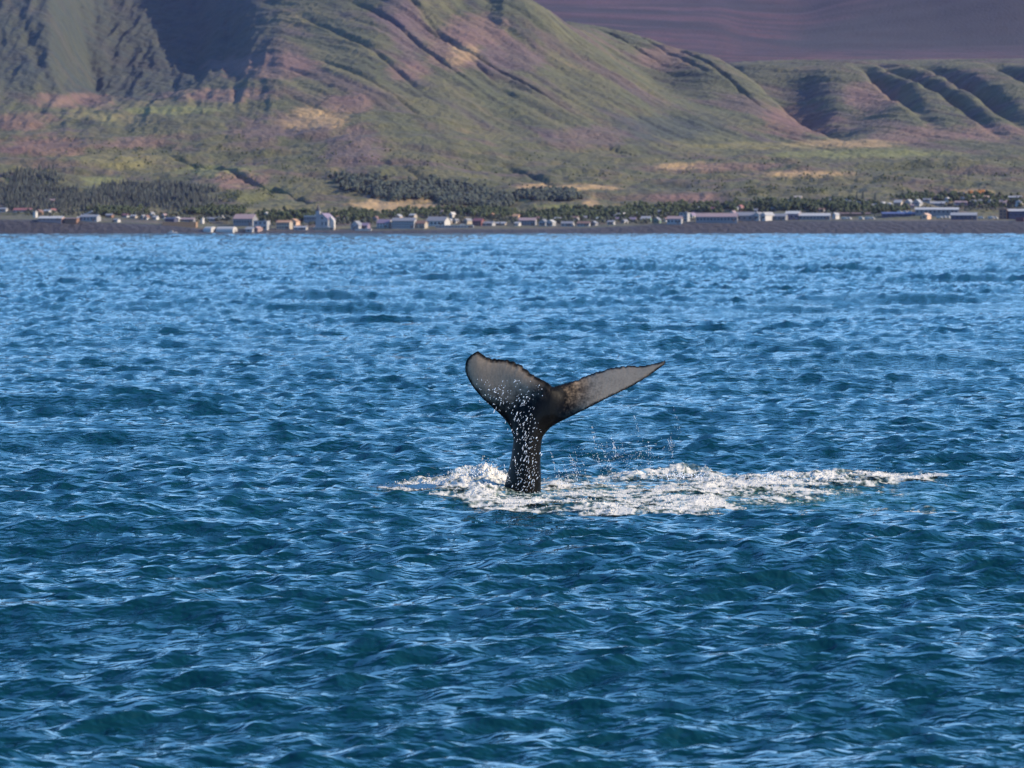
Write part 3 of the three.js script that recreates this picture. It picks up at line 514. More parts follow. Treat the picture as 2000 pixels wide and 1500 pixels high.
function gableRoof(w, h, d, rh, along) {
  const a = along === 'x' ? d : w, L = (along === 'x' ? w : d) + 0.9, o = 0.45, t = 0.28, sl = rh / (a / 2), s = new THREE.Shape();
  s.moveTo(-a / 2 - o, h - sl * o + 0.03); s.lineTo(0, h + rh + 0.03); s.lineTo(a / 2 + o, h - sl * o + 0.03); s.lineTo(a / 2 + o, h - sl * o + 0.03 + t); s.lineTo(0, h + rh + t + 0.03); s.lineTo(-a / 2 - o, h - sl * o + 0.03 + t); s.closePath();
  const g = new THREE.ExtrudeGeometry(s, { depth: L, bevelEnabled: false }); g.translate(0, 0, -L / 2); if (along === 'x') g.rotateY(Math.PI / 2); return g;
}
const winGeo = boxG(1, 1, 0.12, 0, 0, 0);
// [name, px, base row, width px, wall px, depth m, roof kind, roof px, wall, roof, turn, windows across, windows up, label, category]
function building(q) {
  const [name, px, py, wpx, hpx, depth, kind, rpx, wc, rc, turn, nx, ny, label, category = 'house', group] = q;
  const p = landAt(px, py), m = T * -p.z, w = wpx * m, h = hpx * m, rh = rpx * m, d = depth;
  const b = thing(name, p.setY(Math.min(p.y, EYE + rise(py) * -p.z) + 0.1), turn);
  if (kind === 'flat') {
    mesh('wall', boxG(w, h + 2.5, d, 0, h / 2 - 1.25, 0), paint(wc, 'wall'), b);
    mesh('roof', mergeGeometries([boxG(w + 0.5, Math.max(0.4, rh), d + 0.5, 0, h + Math.max(0.4, rh) / 2 + 0.01, 0), boxG(w * 0.12, 0.9, 1.6, w * 0.2, h + Math.max(0.4, rh) + 0.45, 0)]), paint(rc, 'roof'), b);
  } else if (kind === 'gx' || kind === 'gz') {
    const al = kind[1]; mesh('wall', gableWalls(w, h, d, rh, al), paint(wc, 'wall'), b);
    mesh('roof', gableRoof(w, h, d, rh, al), paint(rc, 'roof'), b);
  } else if (kind === 'shed') { // one slope falling towards the sea
    const s = new THREE.Shape(); s.moveTo(d / 2, -2.5); s.lineTo(d / 2, h); s.lineTo(-d / 2, h + rh); s.lineTo(-d / 2, -2.5); s.closePath();
    const g = new THREE.ExtrudeGeometry(s, { depth: w, bevelEnabled: false }); g.translate(0, 0, -w / 2); g.rotateY(-Math.PI / 2); mesh('wall', g, paint(wc, 'wall'), b);
    const R1 = new THREE.Shape(); R1.moveTo(d / 2 + 0.4, h + 0.02); R1.lineTo(d / 2 + 0.4, h + 0.35); R1.lineTo(-d / 2 - 0.4, h + rh + 0.35); R1.lineTo(-d / 2 - 0.4, h + rh + 0.02); R1.closePath();
    const g2 = new THREE.ExtrudeGeometry(R1, { depth: w + 0.8, bevelEnabled: false }); g2.translate(0, 0, -w / 2 - 0.4); g2.rotateY(-Math.PI / 2); mesh('roof', g2, paint(rc, 'roof'), b);
  } else if (kind === 'arch') { // tunnel-shaped hall
    const R0 = d / 2, s = new THREE.Shape(); s.moveTo(-R0, -1); s.lineTo(-R0, h * 0.25); s.absellipse(0, h * 0.25, R0, h * 0.75, Math.PI, 0, true); s.lineTo(R0, -1); s.closePath();
    const g = new THREE.ExtrudeGeometry(s, { depth: w, bevelEnabled: true, bevelSize: 0.4, bevelThickness: 0.5, bevelSegments: 3, curveSegments: 18 }); g.translate(0, 0, -w / 2); g.rotateY(Math.PI / 2); mesh('roof', g, paint(rc, 'roof'), b);
    mesh('door', boxG(0.15, h * 0.5, d * 0.4, w / 2 + 0.55, h * 0.2, 0), paint('grey', 'wall'), b);
  }
  const alongX = kind !== 'gz', ww = w / (nx || 1);
  for (let j = 0; j < ny; j++) for (let i = 0; i < nx; i++) {
    const win = mesh('window', winGeo, glassMat, b), wh = Math.min(1.7, h / ny * 0.5); win.scale.set(Math.min(2.2, ww * 0.5), wh, 1); win.position.set(-w / 2 + ww * (i + 0.5), h * (j + 0.55) / ny, d / 2 + 0.03);
  }
  if (nx > 0) { const dr = mesh('door', boxG(1.3, 2.2, 0.14, w * 0.5 - ww, 1.1, d / 2 + 0.05), paint('brown', 'wall'), b); }
  tag(b, label, category, group);
  return b;
}
const TOWN = [
  // far left, above the cliff
  ['long_building', 102, 431, 46, 4, 14, 'gx', 4, 'pink', 'white', -0.12, 6, 1, 'long low building with bright pale roof on the edge of the left cliff', 'building'],
  ['storage_shed', 141, 434, 24, 6, 12, 'shed', 2, 'brown', 'brown', -0.1, 0, 0, 'brown windowless shed just right of the long pale roofed cliff building', 'shed'],
  ['fish_plant', 177, 432, 34, 8, 18, 'gx', 4, 'pale', 'grey', -0.1, 5, 1, 'wide grey plant with a sloping conveyor rising over its roof', 'building'],
  ['house', 158, 430, 10, 4, 8, 'gx', 2, 'white', 'white', -0.2, 1, 1, 'small white annex against the left end of the grey conveyor plant'],
  ['house', 229, 434, 9, 4, 7, 'gx', 2, 'white', 'grey', -0.3, 1, 1, 'little pale house alone below the row right of the conveyor plant'],
  ['house', 8, 413, 14, 4, 8, 'gx', 3, 'pale', 'grey', -0.2, 2, 1, 'grey house at the left edge of the picture above the cliff'],
  ['terrace_house', 46, 414, 34, 3, 10, 'gx', 4, 'pale', 'red', -0.1, 6, 1, 'long row house with red roof near the far left cliff top', 'row house'],
  ['tower', 70, 425, 5, 11, 5, 'flat', 1, 'white', 'pale', -0.3, 0, 0, 'narrow white tower standing at the end of the red roofed row house', 'tower'],
  ['house', 78, 420, 8, 7, 8, 'gz', 3, 'brown', 'brown', -0.3, 1, 1, 'tall brown house beside the narrow white tower at far left'],
  ['house', 94, 417, 12, 4, 8, 'gx', 3, 'white', 'pale', -0.3, 2, 1, 'white house behind the long pale roofed cliff building'],
  ['house', 104, 415, 9, 4, 8, 'gz', 3, 'white', 'red', -0.4, 1, 1, 'small house with dark red gable behind the pale roofed cliff building'],
  ['house', 100, 396, 16, 4, 9, 'gx', 3, 'brown', 'pink', -0.1, 2, 1, 'low brown house highest up under the left wood'],
  // white cottages and quay
  ['cottage', 262, 426, 10, 3, 7, 'gx', 3, 'cream', 'pale', -0.2, 2, 1, 'low cream cottage, leftmost of the cottages under the wood', 'cottage'],
  ['cottage', 281, 428, 5, 5, 6, 'gz', 3, 'white', 'grey', -0.4, 1, 1, 'narrow white cottage, second from the left under the wood', 'cottage'],
  ['cottage', 288, 429, 5, 5, 6, 'gz', 3, 'white', 'brown', -0.35, 1, 1, 'narrow white cottage with brown roof in the row under the wood', 'cottage'],
  ['cottage', 298, 425, 5, 6, 6, 'gz', 4, 'white', 'grey', -0.4, 1, 1, 'tallest white cottage in the row under the wood', 'cottage'],
  ['cottage', 305, 429, 8, 4, 7, 'gx', 3, 'white', 'pale', -0.3, 1, 1, 'white cottage right of the tallest cottage under the wood', 'cottage'],
  ['cottage', 322, 427, 6, 6, 6, 'gz', 3, 'white', 'pink', -0.4, 1, 1, 'white cottage standing against the dark navy hall', 'cottage'],
  ['hall', 336, 433, 19, 5, 12, 'gx', 3, 'navy', 'navy', -0.25, 0, 0, 'dark navy hall with white gable end above the brown quay', 'hall'],
  ['cottage', 347, 432, 5, 5, 6, 'gz', 3, 'white', 'white', -0.4, 1, 1, 'bright white little gable at the right end of the navy hall', 'cottage'],
  ['store_house', 366, 433, 30, 4, 10, 'gx', 3, 'grey', 'pink', -0.15, 5, 1, 'low grey store house on the brown quay right of the navy hall', 'building'],
  ['beacon_tower', 396, 437, 4, 9, 4, 'flat', 1, 'white', 'white', -0.4, 0, 0, 'slim bright white tower standing alone right of the quay', 'tower'],
  ['long_building', 417, 431, 34, 3, 12, 'gx', 3, 'pale', 'grey', -0.15, 5, 1, 'long grey building behind the slim white tower', 'building'],
  ['house', 432, 427, 8, 3, 8, 'gx', 3, 'white', 'white', -0.4, 1, 1, 'white roofed house at the end of the grey building behind the slim tower'],
  ['tent_hall', 411, 452, 16, 8, 9, 'arch', 0, 'white', 'white', -0.5, 0, 0, 'smaller of the two white arched tent halls on the shore', 'tent'],
  ['tent_hall', 443, 453, 34, 9, 10, 'arch', 0, 'white', 'white', -0.3, 0, 0, 'larger of the two white arched tent halls on the shore', 'tent'],
  ['warehouse', 480, 440, 38, 12, 26, 'gx', 9, 'grey', 'pink', -0.12, 7, 1, 'large grey warehouse with dull pink roof behind the white tent halls', 'warehouse'],
  ['warehouse', 512, 449, 26, 17, 16, 'flat', 1, 'pale', 'grey', -0.12, 3, 2, 'blocky flat roofed grey warehouse right of the pink roofed warehouse', 'warehouse'],
  ['boat_house', 491, 453, 16, 5, 10, 'gx', 4, 'pale', 'pale', -0.4, 1, 1, 'pale boat house at the water in front of the pink roofed warehouse', 'boat house'],
  ['boat_house', 504, 452, 10, 5, 9, 'gz', 4, 'pink', 'pink', -0.4, 1, 1, 'pinkish boat house at the water below the blocky grey warehouse', 'boat house'],
  ['house', 523, 424, 6, 6, 7, 'gz', 3, 'white', 'white', -0.4, 1, 1, 'bright white house on the slope above the blocky grey warehouse'],
  // around the church
  ['guest_house', 556, 448, 26, 13, 14, 'gx', 4, 'cream', 'orange', -0.15, 5, 2, 'cream guest house with orange roof between warehouse and church', 'guest house'],
  ['house', 575, 440, 16, 7, 10, 'gz', 5, 'peach', 'orange', -0.3, 2, 1, 'peach house with steep orange gable right of the cream guest house'],
  ['house', 588, 449, 24, 4, 8, 'gx', 3, 'pale', 'pale', -0.2, 3, 1, 'low pale house at the water left of the church'],
  ['parish_hall', 611, 432, 30, 9, 14, 'flat', 2, 'grey', 'white', -0.1, 6, 1, 'flat white roofed hall directly behind and left of the church', 'hall'],
  ['sea_front_building', 634, 449, 40, 4, 10, 'flat', 1, 'cream', 'white', -0.08, 8, 1, 'long low cream front at the waterside below the church', 'building'],
  ['house', 662, 429, 9, 4, 8, 'gx', 3, 'cream', 'orange', -0.3, 1, 1, 'cream house with orange roof just right of the church'],
  ['house', 672, 429, 9, 4, 8, 'gx', 3, 'cream', 'maroon', -0.3, 1, 1, 'second cream house right of the church, with dark red roof'],
  ['house', 684, 424, 10, 3, 8, 'gx', 3, 'pale', 'red', -0.2, 1, 1, 'pale house with red roof on the slope below the tan field'],
  ['house', 697, 448, 16, 8, 11, 'gz', 8, 'pale', 'grey', -0.3, 2, 2, 'grey steep gabled house at the waterside between church and hotel'],
  ['house', 714, 447, 14, 6, 10, 'gx', 5, 'purple', 'purple', -0.25, 2, 1, 'purplish house right of the grey steep gabled house'],
  ['pier_shed', 710, 450, 32, 2, 8, 'flat', 1, 'white', 'pale', -0.05, 0, 0, 'very low pale shed along the water below the grey gabled house', 'shed'],
  ['villa', 752, 445, 24, 9, 13, 'gx', 7, 'white', 'purple', -0.28, 4, 2, 'white villa with plum coloured roof left of the hotel', 'villa'],
  ['hotel', 790, 446, 44, 14, 18, 'gx', 6, 'pale', 'grey', -0.12, 9, 3, 'large pale hotel with three rows of windows on the waterfront', 'hotel'],
  ['house', 779, 428, 10, 5, 9, 'gz', 4, 'peach', 'pale', -0.3, 1, 1, 'peach gabled house behind the left end of the hotel'],
  ['house', 807, 427, 10, 6, 9, 'gx', 3, 'cream', 'pale', -0.3, 2, 1, 'cream house behind the right end of the hotel'],
  ['house', 824, 446, 18, 9, 11, 'gx', 5, 'cream', 'brown', -0.25, 3, 2, 'cream house with brown roof against the right side of the hotel'],
  ['warehouse', 856, 441, 38, 9, 16, 'gx', 8, 'white', 'grey', -0.3, 5, 1, 'white walled warehouse with wide blue grey roof right of the hotel', 'warehouse'],
  ['pier_building', 888, 445, 74, 4, 9, 'flat', 1, 'pale', 'white', -0.03, 12, 1, 'very long low pale pier building along the quay', 'building'],
  ['house', 884, 426, 7, 7, 7, 'gz', 4, 'white', 'white', -0.5, 1, 1, 'brightest white house above the long pier building'],
  ['house', 882, 436, 6, 5, 7, 'gz', 3, 'cream', 'pale', -0.5, 1, 1, 'small cream house under the brightest white house'],
  ['house', 891, 436, 7, 5, 7, 'gz', 3, 'white', 'grey', -0.45, 1, 1, 'small white house with grey roof right of the small cream house'],
  ['house', 853, 420, 9, 4, 8, 'gx', 3, 'cream', 'green', -0.3, 1, 1, 'cream house with green roof above the blue grey roofed warehouse'],
  ['house', 862, 417, 8, 3, 8, 'gx', 3, 'white', 'purple', -0.3, 1, 1, 'white house with plum roof above the blue grey roofed warehouse'],
  ['house', 914, 437, 8, 6, 8, 'gz', 4, 'cream', 'grey', -0.55, 1, 1, 'pale yellow gabled house left of the maroon building'],
  ['house', 913, 417, 10, 2, 7, 'gx', 3, 'white', 'white', -0.3, 1, 1, 'left white roof peeping from the trees above the maroon building'],
  ['house', 924, 417, 10, 2, 7, 'gx', 3, 'white', 'pale', -0.2, 1, 1, 'right pale roof peeping from the trees above the maroon building'],
  ['store_house', 935, 441, 17, 9, 12, 'gx', 5, 'maroon', 'maroon', -0.25, 3, 2, 'maroon store house near the end of the pier', 'building'],
  ['house', 955, 441, 20, 4, 10, 'gx', 4, 'pale', 'grey', -0.3, 3, 1, 'low grey roofed house right of the maroon store house'],
  ['house', 978, 440, 20, 3, 10, 'gx', 3, 'cream', 'pale', -0.15, 2, 1, 'low cream house between maroon store house and pink roofed hall'],
  ['house', 963, 426, 7, 6, 8, 'gz', 3, 'brown', 'orange', -0.3, 1, 1, 'narrow brown house among the dark trees above the waterfront'],
  ['house', 1009, 427, 12, 4, 9, 'gx', 4, 'peach', 'orange', -0.3, 1, 1, 'peach house with orange roof under the bright green meadow'],
  ['town_hall', 1031, 440, 32, 9, 14, 'gx', 5, 'grey', 'pink', -0.12, 6, 2, 'grey hall with pink roof and columns under the green meadow', 'hall'],
  ['house', 1011, 441, 9, 4, 8, 'gx', 3, 'white', 'pale', -0.3, 1, 1, 'small white house at the left end of the grey pink roofed hall'],
  ['house', 1062, 441, 13, 7, 10, 'gz', 5, 'pale', 'grey', -0.3, 2, 1, 'left one of two pale gabled houses right of the pink roofed hall'],
  ['house', 1076, 442, 13, 8, 10, 'gz', 4, 'pale', 'white', -0.3, 2, 1, 'right one of two pale gabled houses right of the pink roofed hall'],
  ['house', 1103, 408, 7, 4, 7, 'gz', 2, 'white', 'white', -0.5, 1, 1, 'lone bright white house on the hillside above the town centre'],
  ['house', 1109, 442, 22, 5, 11, 'gx', 4, 'pale', 'grey', -0.2, 3, 1, 'wide pale house at the waterside below the lone hillside house'],
  ['house', 1141, 442, 24, 5, 11, 'gx', 4, 'pale', 'brown', -0.2, 4, 1, 'wide pale house with brown roof, right of its grey roofed twin'],
  ['house', 1142, 430, 10, 4, 8, 'gx', 4, 'purple', 'grey', -0.25, 1, 1, 'dusky house behind the wide brown roofed waterside house'],
  ['house', 1171, 431, 10, 4, 8, 'gx', 2, 'white', 'white', -0.2, 2, 1, 'white box shaped house among trees at the middle of the town'],
  ['house', 1194, 439, 12, 5, 10, 'gx', 3, 'pale', 'grey', -0.2, 2, 1, 'pale house right of a tall dark poplar at the waterside'],
  ['house', 1207, 424, 12, 3, 8, 'gx', 4, 'white', 'pale', -0.3, 1, 1, 'white house with pale roof left of a bright small gable'],
  ['house', 1220, 424, 6, 5, 7, 'gz', 3, 'white', 'white', -0.5, 1, 1, 'bright small white gable, upper one of the pair in the middle of town'],
  ['house', 1220, 436, 7, 4, 7, 'gz', 3, 'white', 'grey', -0.5, 1, 1, 'bright small white gable, lower one of the pair in the middle of town'],
  ['house', 1204, 432, 9, 4, 8, 'gx', 3, 'white', 'purple', -0.2, 1, 1, 'white house with dusky roof left of the lower bright gable'],
  ['house', 1262, 434, 18, 6, 10, 'gx', 5, 'green', 'pale', -0.25, 2, 1, 'greenish house with pale roof left of the grey silo block'],
  ['house', 1283, 436, 12, 6, 9, 'gz', 5, 'green', 'grey', -0.3, 1, 1, 'greenish gabled house right of the wider greenish house'],
  ['house', 1301, 433, 6, 4, 7, 'gz', 3, 'white', 'brown', -0.5, 1, 1, 'small house with one bright lit gable left of the grey silo block'],
  ['store_house', 1318, 437, 28, 9, 14, 'gx', 5, 'pale', 'pink', -0.15, 4, 1, 'pale store house with pinkish roof touching the grey silo block', 'building'],
  ['silo', 1337, 433, 16, 17, 9, 'flat', 1, 'pale', 'grey', -0.3, 2, 3, 'tall grey silo block standing above the harbour roofs', 'silo'],
  ['house', 1352, 426, 10, 5, 9, 'gz', 5, 'white', 'purple', -0.5, 1, 1, 'house with steep bright roof right behind the grey silo block'],
  ['warehouse', 1400, 433, 80, 9, 22, 'gx', 7, 'grey', 'pink', -0.08, 12, 1, 'longest warehouse with faded pink roof above the dark bluff', 'warehouse'],
  ['warehouse', 1460, 431, 44, 9, 20, 'gx', 7, 'grey', 'grey', -0.10, 4, 1, 'all grey warehouse right of the longest pink roofed warehouse', 'warehouse'],
  ['warehouse', 1486, 431, 12, 11, 16, 'gz', 5, 'white', 'grey', -0.55, 1, 1, 'narrow warehouse showing a bright white gable, left one of two', 'warehouse'],
  ['warehouse', 1499, 431, 9, 11, 16, 'gz', 5, 'white', 'pale', -0.55, 1, 1, 'narrow warehouse showing a bright white gable, right one of two', 'warehouse'],
  ['house', 1432, 420, 9, 4, 8, 'gz', 4, 'white', 'pink', -0.4, 1, 1, 'white gabled house peeping over the longest pink roofed warehouse'],
  ['house', 1437, 412, 8, 4, 8, 'gx', 3, 'pale', 'pale', -0.3, 1, 1, 'pale house up the slope over the longest warehouse'],
  ['house', 1446, 412, 7, 8, 8, 'gz', 3, 'pink', 'red', -0.4, 1, 2, 'tall narrow pink house up the slope over the grey warehouse'],
  ['house', 1367, 410, 9, 3, 8, 'gx', 3, 'pale', 'grey', -0.3, 1, 1, 'small grey house among trees above the silo block'],
  ['warehouse', 1524, 430, 24, 7, 16, 'gx', 5, 'grey', 'grey', -0.2, 3, 1, 'dull grey warehouse against the bright roofed factory', 'warehouse'],
  ['factory', 1549, 429, 26, 11, 20, 'gx', 5, 'purple', 'white', -0.22, 3, 1, 'taller bright roofed factory block with purple grey front', 'factory'],
  ['factory', 1591, 429, 60, 7, 18, 'gx', 5, 'grey', 'white', -0.10, 9, 1, 'long low bright roofed factory wing right of the taller block', 'factory'],
  ['shed', 1632, 428, 7, 8, 8, 'gz', 4, 'white', 'pale', -0.5, 0, 0, 'slim white shed just right of the bright roofed factory wing', 'shed'],
  ['hall', 1668, 421, 60, 3, 14, 'gx', 2, 'brown', 'brown', -0.05, 0, 0, 'long low brown hall between factory wing and blue hall', 'hall'],
  ['hall', 1755, 423, 66, 5, 16, 'gx', 3, 'navy', 'blue', -0.06, 8, 1, 'long blue hall between the two groups of bright roofed factories', 'hall'],
  ['factory', 1829, 418, 84, 8, 20, 'gx', 4, 'grey', 'white', -0.10, 10, 1, 'biggest factory with long bright white roof at the right', 'factory'],
  ['factory', 1882, 429, 50, 8, 18, 'gx', 5, 'navy', 'pale', -0.14, 6, 1, 'lower factory with white gable in front of the biggest one', 'factory'],
  ['house', 1808, 428, 13, 7, 9, 'gz', 4, 'peach', 'peach', -0.5, 1, 1, 'peach house with lit right wall below the biggest factory'],
  ['tower', 1959, 428, 15, 18, 10, 'flat', 1, 'brown', 'brown', -0.2, 2, 3, 'square brown tower building near the right edge', 'tower'],
  ['factory', 2005, 428, 74, 15, 20, 'gx', 4, 'navy', 'white', -0.06, 8, 1, 'bright roofed factory cut by the right edge of the picture', 'factory'],
  ['shed', 1992, 432, 16, 6, 8, 'flat', 1, 'maroon', 'maroon', -0.2, 0, 0, 'dark red shed in front of the factory at the right edge', 'shed'],
  // upper right quarter of the town
  ['house', 1676, 397, 10, 2, 8, 'gx', 2, 'white', 'white', -0.2, 1, 1, 'left of two bright white roofs under the tall dark conifers'],
  ['house', 1686, 396, 10, 2, 8, 'gx', 2, 'white', 'white', -0.2, 1, 1, 'right of two bright white roofs under the tall dark conifers'],
  ['house', 1630, 395, 22, 3, 9, 'gx', 3, 'grey', 'grey', -0.1, 2, 1, 'long dull grey house in the field left of the two bright roofs'],
  ['house', 1655, 396, 14, 3, 9, 'gx', 3, 'grey', 'pale', -0.2, 2, 1, 'dull house with pale roof next to the two bright roofs'],
  ['house', 1558, 389, 14, 3, 9, 'gx', 3, 'cream', 'cream', -0.2, 1, 1, 'cream house alone on the slope above the bright roofed factory'],
  ['house', 1545, 397, 16, 2, 9, 'gx', 3, 'maroon', 'pale', -0.2, 2, 1, 'low dark house under the lone cream house on the slope'],
  ['house', 1725, 402, 10, 4, 8, 'gz', 3, 'white', 'white', -0.5, 1, 1, 'very bright white gable left of the grey roofed row, upper right'],
  ['house', 1736, 403, 8, 4, 8, 'gz', 3, 'white', 'pale', -0.4, 1, 1, 'second white gable right of the very bright one, upper right'],
  ['house', 1754, 401, 14, 5, 10, 'gx', 5, 'cream', 'pale', -0.3, 2, 1, 'cream house with big pale roof left of two steep pale gables'],
  ['house', 1775, 401, 12, 5, 10, 'gz', 6, 'pale', 'pale', -0.4, 1, 1, 'left one of two steep pale gables, upper right of the town'],
  ['house', 1792, 401, 13, 5, 10, 'gz', 6, 'pale', 'pale', -0.4, 1, 1, 'right one of two steep pale gables, upper right of the town'],
  ['house', 1768, 404, 32, 2, 8, 'gx', 2, 'pink', 'pink', -0.1, 4, 1, 'low pinkish house right in front of the two steep pale gables'],
  ['house', 1781, 389, 22, 2, 9, 'gx', 3, 'grey', 'pale', -0.1, 3, 1, 'pale roofed house on the slope behind the two steep gables'],
  ['hall', 1831, 401, 28, 3, 12, 'gx', 4, 'grey', 'pale', -0.15, 4, 1, 'grey roofed hall above the biggest bright roofed factory', 'hall'],
  ['house', 1850, 392, 8, 3, 8, 'gz', 3, 'white', 'white', -0.4, 1, 1, 'small white gable behind the grey roofed hall at upper right'],
  ['house', 1877, 399, 24, 3, 9, 'gx', 3, 'purple', 'pink', -0.2, 3, 1, 'dusky house with pink roof right of the grey roofed hall'],
  ['house', 1864, 402, 7, 3, 7, 'gz', 3, 'white', 'grey', -0.4, 1, 1, 'tiny white gable at the foot of the pink roofed dusky house'],
  ['house', 1880, 391, 9, 3, 8, 'gz', 3, 'white', 'navy', -0.4, 1, 1, 'white house with navy roof behind the pink roofed dusky house'],
  ['house', 1905, 397, 24, 3, 10, 'gx', 4, 'grey', 'grey', -0.15, 3, 1, 'grey house between pink roofed house and white twin gables'],
  ['house', 1934, 399, 12, 4, 9, 'gz', 4, 'pale', 'grey', -0.4, 1, 1, 'grey gabled house left of the pink house near the right edge'],
  ['house', 1959, 400, 14, 4, 9, 'gx', 5, 'pale', 'pink', -0.3, 2, 1, 'pale house with pink roof above the square brown tower'],
  ['house', 1915, 388, 30, 2, 9, 'gx', 3, 'brown', 'peach', -0.1, 4, 1, 'long house with peach roof on the upper slope near the orange trees'],
  ['house', 1980, 388, 28, 2, 9, 'gx', 3, 'navy', 'pale', -0.1, 3, 1, 'pale roofed house on the upper slope at the right edge'],
  ['house', 1990, 399, 12, 4, 9, 'gz', 4, 'white', 'grey', -0.4, 1, 1, 'white gabled house at the right edge above the factory roof'],
  ['house', 1922, 403, 34, 2, 9, 'gx', 2, 'brown', 'brown', -0.1, 4, 1, 'low brown house behind the lower factory near the right edge'],
  ['house', 1876, 382, 12, 3, 8, 'gx', 3, 'blue', 'navy', -0.2, 1, 1, 'blue house on the upper slope left of the orange trees'],
  ['house', 1023, 423, 9, 3, 8, 'gx', 3, 'pale', 'grey', -0.3, 1, 1, 'grey roofed house at the right end of the bright green meadow'],
  ['house', 1050, 431, 9, 4, 8, 'gz', 3, 'pale', 'maroon', -0.3, 1, 1, 'dark red roofed house wedged behind the two pale gabled houses'],
  ['house', 1090, 432, 11, 4, 8, 'gx', 3, 'grey', 'pale', -0.25, 1, 1, 'grey house with pale roof behind the wide grey roofed waterside house'],
  ['house', 1124, 430, 10, 4, 8, 'gx', 3, 'pale', 'brown', -0.3, 1, 1, 'pale brown roofed house standing back between the wide waterside twins'],
  ['house', 1160, 441, 11, 5, 9, 'gz', 4, 'grey', 'grey', -0.3, 1, 1, 'grey gabled house at the water just left of the tall poplar'],
  ['house', 1236, 433, 12, 4, 9, 'gx', 4, 'grey', 'purple', -0.3, 2, 1, 'grey house with plum roof between bright gables and greenish house'],
  ['house', 1247, 420, 9, 4, 8, 'gx', 3, 'pale', 'pale', -0.3, 1, 1, 'pale house in the trees above the greenish houses'],
  ['house', 1290, 417, 10, 3, 8, 'gx', 3, 'brown', 'grey', -0.2, 1, 1, 'brown house in the trees left above the grey silo block'],
  ['house', 1390, 411, 11, 3, 8, 'gx', 3, 'grey', 'maroon', -0.2, 1, 1, 'dark red roofed house in the trees above the longest warehouse'],
  ['house', 1475, 414, 10, 3, 8, 'gx', 3, 'pale', 'grey', -0.3, 1, 1, 'pale house in the trees above the all grey warehouse'],
  ['house', 1514, 410, 14, 3, 8, 'gx', 3, 'grey', 'pale', -0.2, 2, 1, 'grey house in the trees above the dull warehouse and bright factory'],
  ['house', 1604, 413, 11, 3, 8, 'gx', 3, 'pale', 'brown', -0.2, 1, 1, 'brown roofed house in the trees above the bright roofed factory wing'],
  ['house', 1705, 404, 12, 3, 8, 'gx', 3, 'grey', 'pale', -0.2, 1, 1, 'grey house with pale roof left of the very bright white gable'],
  ['house', 1810, 394, 14, 3, 9, 'gx', 3, 'pale', 'grey', -0.2, 2, 1, 'pale house on the slope right behind the steep pale gables'],
  ['house', 1948, 388, 14, 3, 9, 'gx', 3, 'pale', 'maroon', -0.2, 2, 1, 'dark red roofed house on the upper slope right of the orange trees'],
  ['house', 215, 425, 12, 4, 8, 'gx', 3, 'brown', 'grey', -0.2, 1, 1, 'brown house right of the conveyor plant under the wood'],
  ['house', 246, 424, 10, 3, 8, 'gx', 3, 'pale', 'maroon', -0.2, 1, 1, 'dark red roofed house under the wood, left of the cream cottage'],
  ['house', 735, 431, 10, 4, 8, 'gz', 4, 'grey', 'brown', -0.3, 1, 1, 'brown gabled house behind the white villa'],
];
TOWN.forEach(building);
{ // church: nave, gabled front, tower with a dark spire
  const p = landAt(636, 446), m = T * -p.z, b = thing('church', p, -0.25);
  mesh('nave', gableWalls(11, 7.5, 22, 5, 'z'), paint('pale', 'wall'), b); mesh('roof', gableRoof(11, 7.5, 22, 5, 'z'), paint('purple', 'roof'), b);
  mesh('transept', gableWalls(6, 6, 5, 4, 'z').translate(6.6, 0, 5), paint('white', 'wall'), b);
  mesh('tower', boxG(3.4, 17, 3.4, -3.4, 6, 9.6), paint('pale', 'wall'), b);
  const sp = mesh('spire', new THREE.ConeGeometry(2.6, 6, 4).rotateY(Math.PI / 4).translate(-3.4, 17.5, 9.6), paint('black', 'roof'), b);
  mesh('finial', new THREE.CylinderGeometry(0.08, 0.14, 1.6, 6).translate(-3.4, 21, 9.6), paint('black', 'roof'), sp);
  for (const x of [-2.6, 0.6, 3.6]) { const w = mesh('window', winGeo, glassMat, b); w.scale.set(1.0, 3.0, 1); w.position.set(x, 4, 11.05); }
  const rose = mesh('round_window', new THREE.CylinderGeometry(1, 1, 0.15, 16).rotateX(Math.PI / 2), glassMat, b); rose.position.set(0.4, 8.6, 11.05);
  tag(b, 'pale wooden church with dark pointed spire above the waterside', 'church');
}
{ // conveyor of the grey plant
  const p = landAt(177, 430), b = thing('conveyor', p, -0.1), s = [];
  const belt = boxG(15, 1.3, 1.6, 0, 0, 0); belt.rotateZ(0.42); belt.translate(-3, 4.6, 9); mesh('belt', belt, paint('pale', 'wall'), b);
  for (const x of [-7, -2, 2.6]) mesh('support', boxG(0.35, 5 + 0.42 * (x + 3) + 2, 0.35, x, (4 + 0.42 * (x + 3)) / 2 - 1.2, 9), paint('grey', 'wall'), b);
  tag(b, 'sloping pale conveyor rising across the front of the grey plant', 'conveyor');
}
{ // quay wall left of the tent halls, and the sea wall under the town
  const p = landAt(352, 441), m = T * -p.z;
  const q = mesh('quay_wall', boxG(66 * m, 6, 14, 0, 0, 0), std([0.24, 0.15, 0.085], 0.95)); q.position.set(p.x, p.y + 0.2, p.z); q.rotation.y = -0.03;
  tag(q, 'brown earth quay below the dark navy hall', 'quay');
}
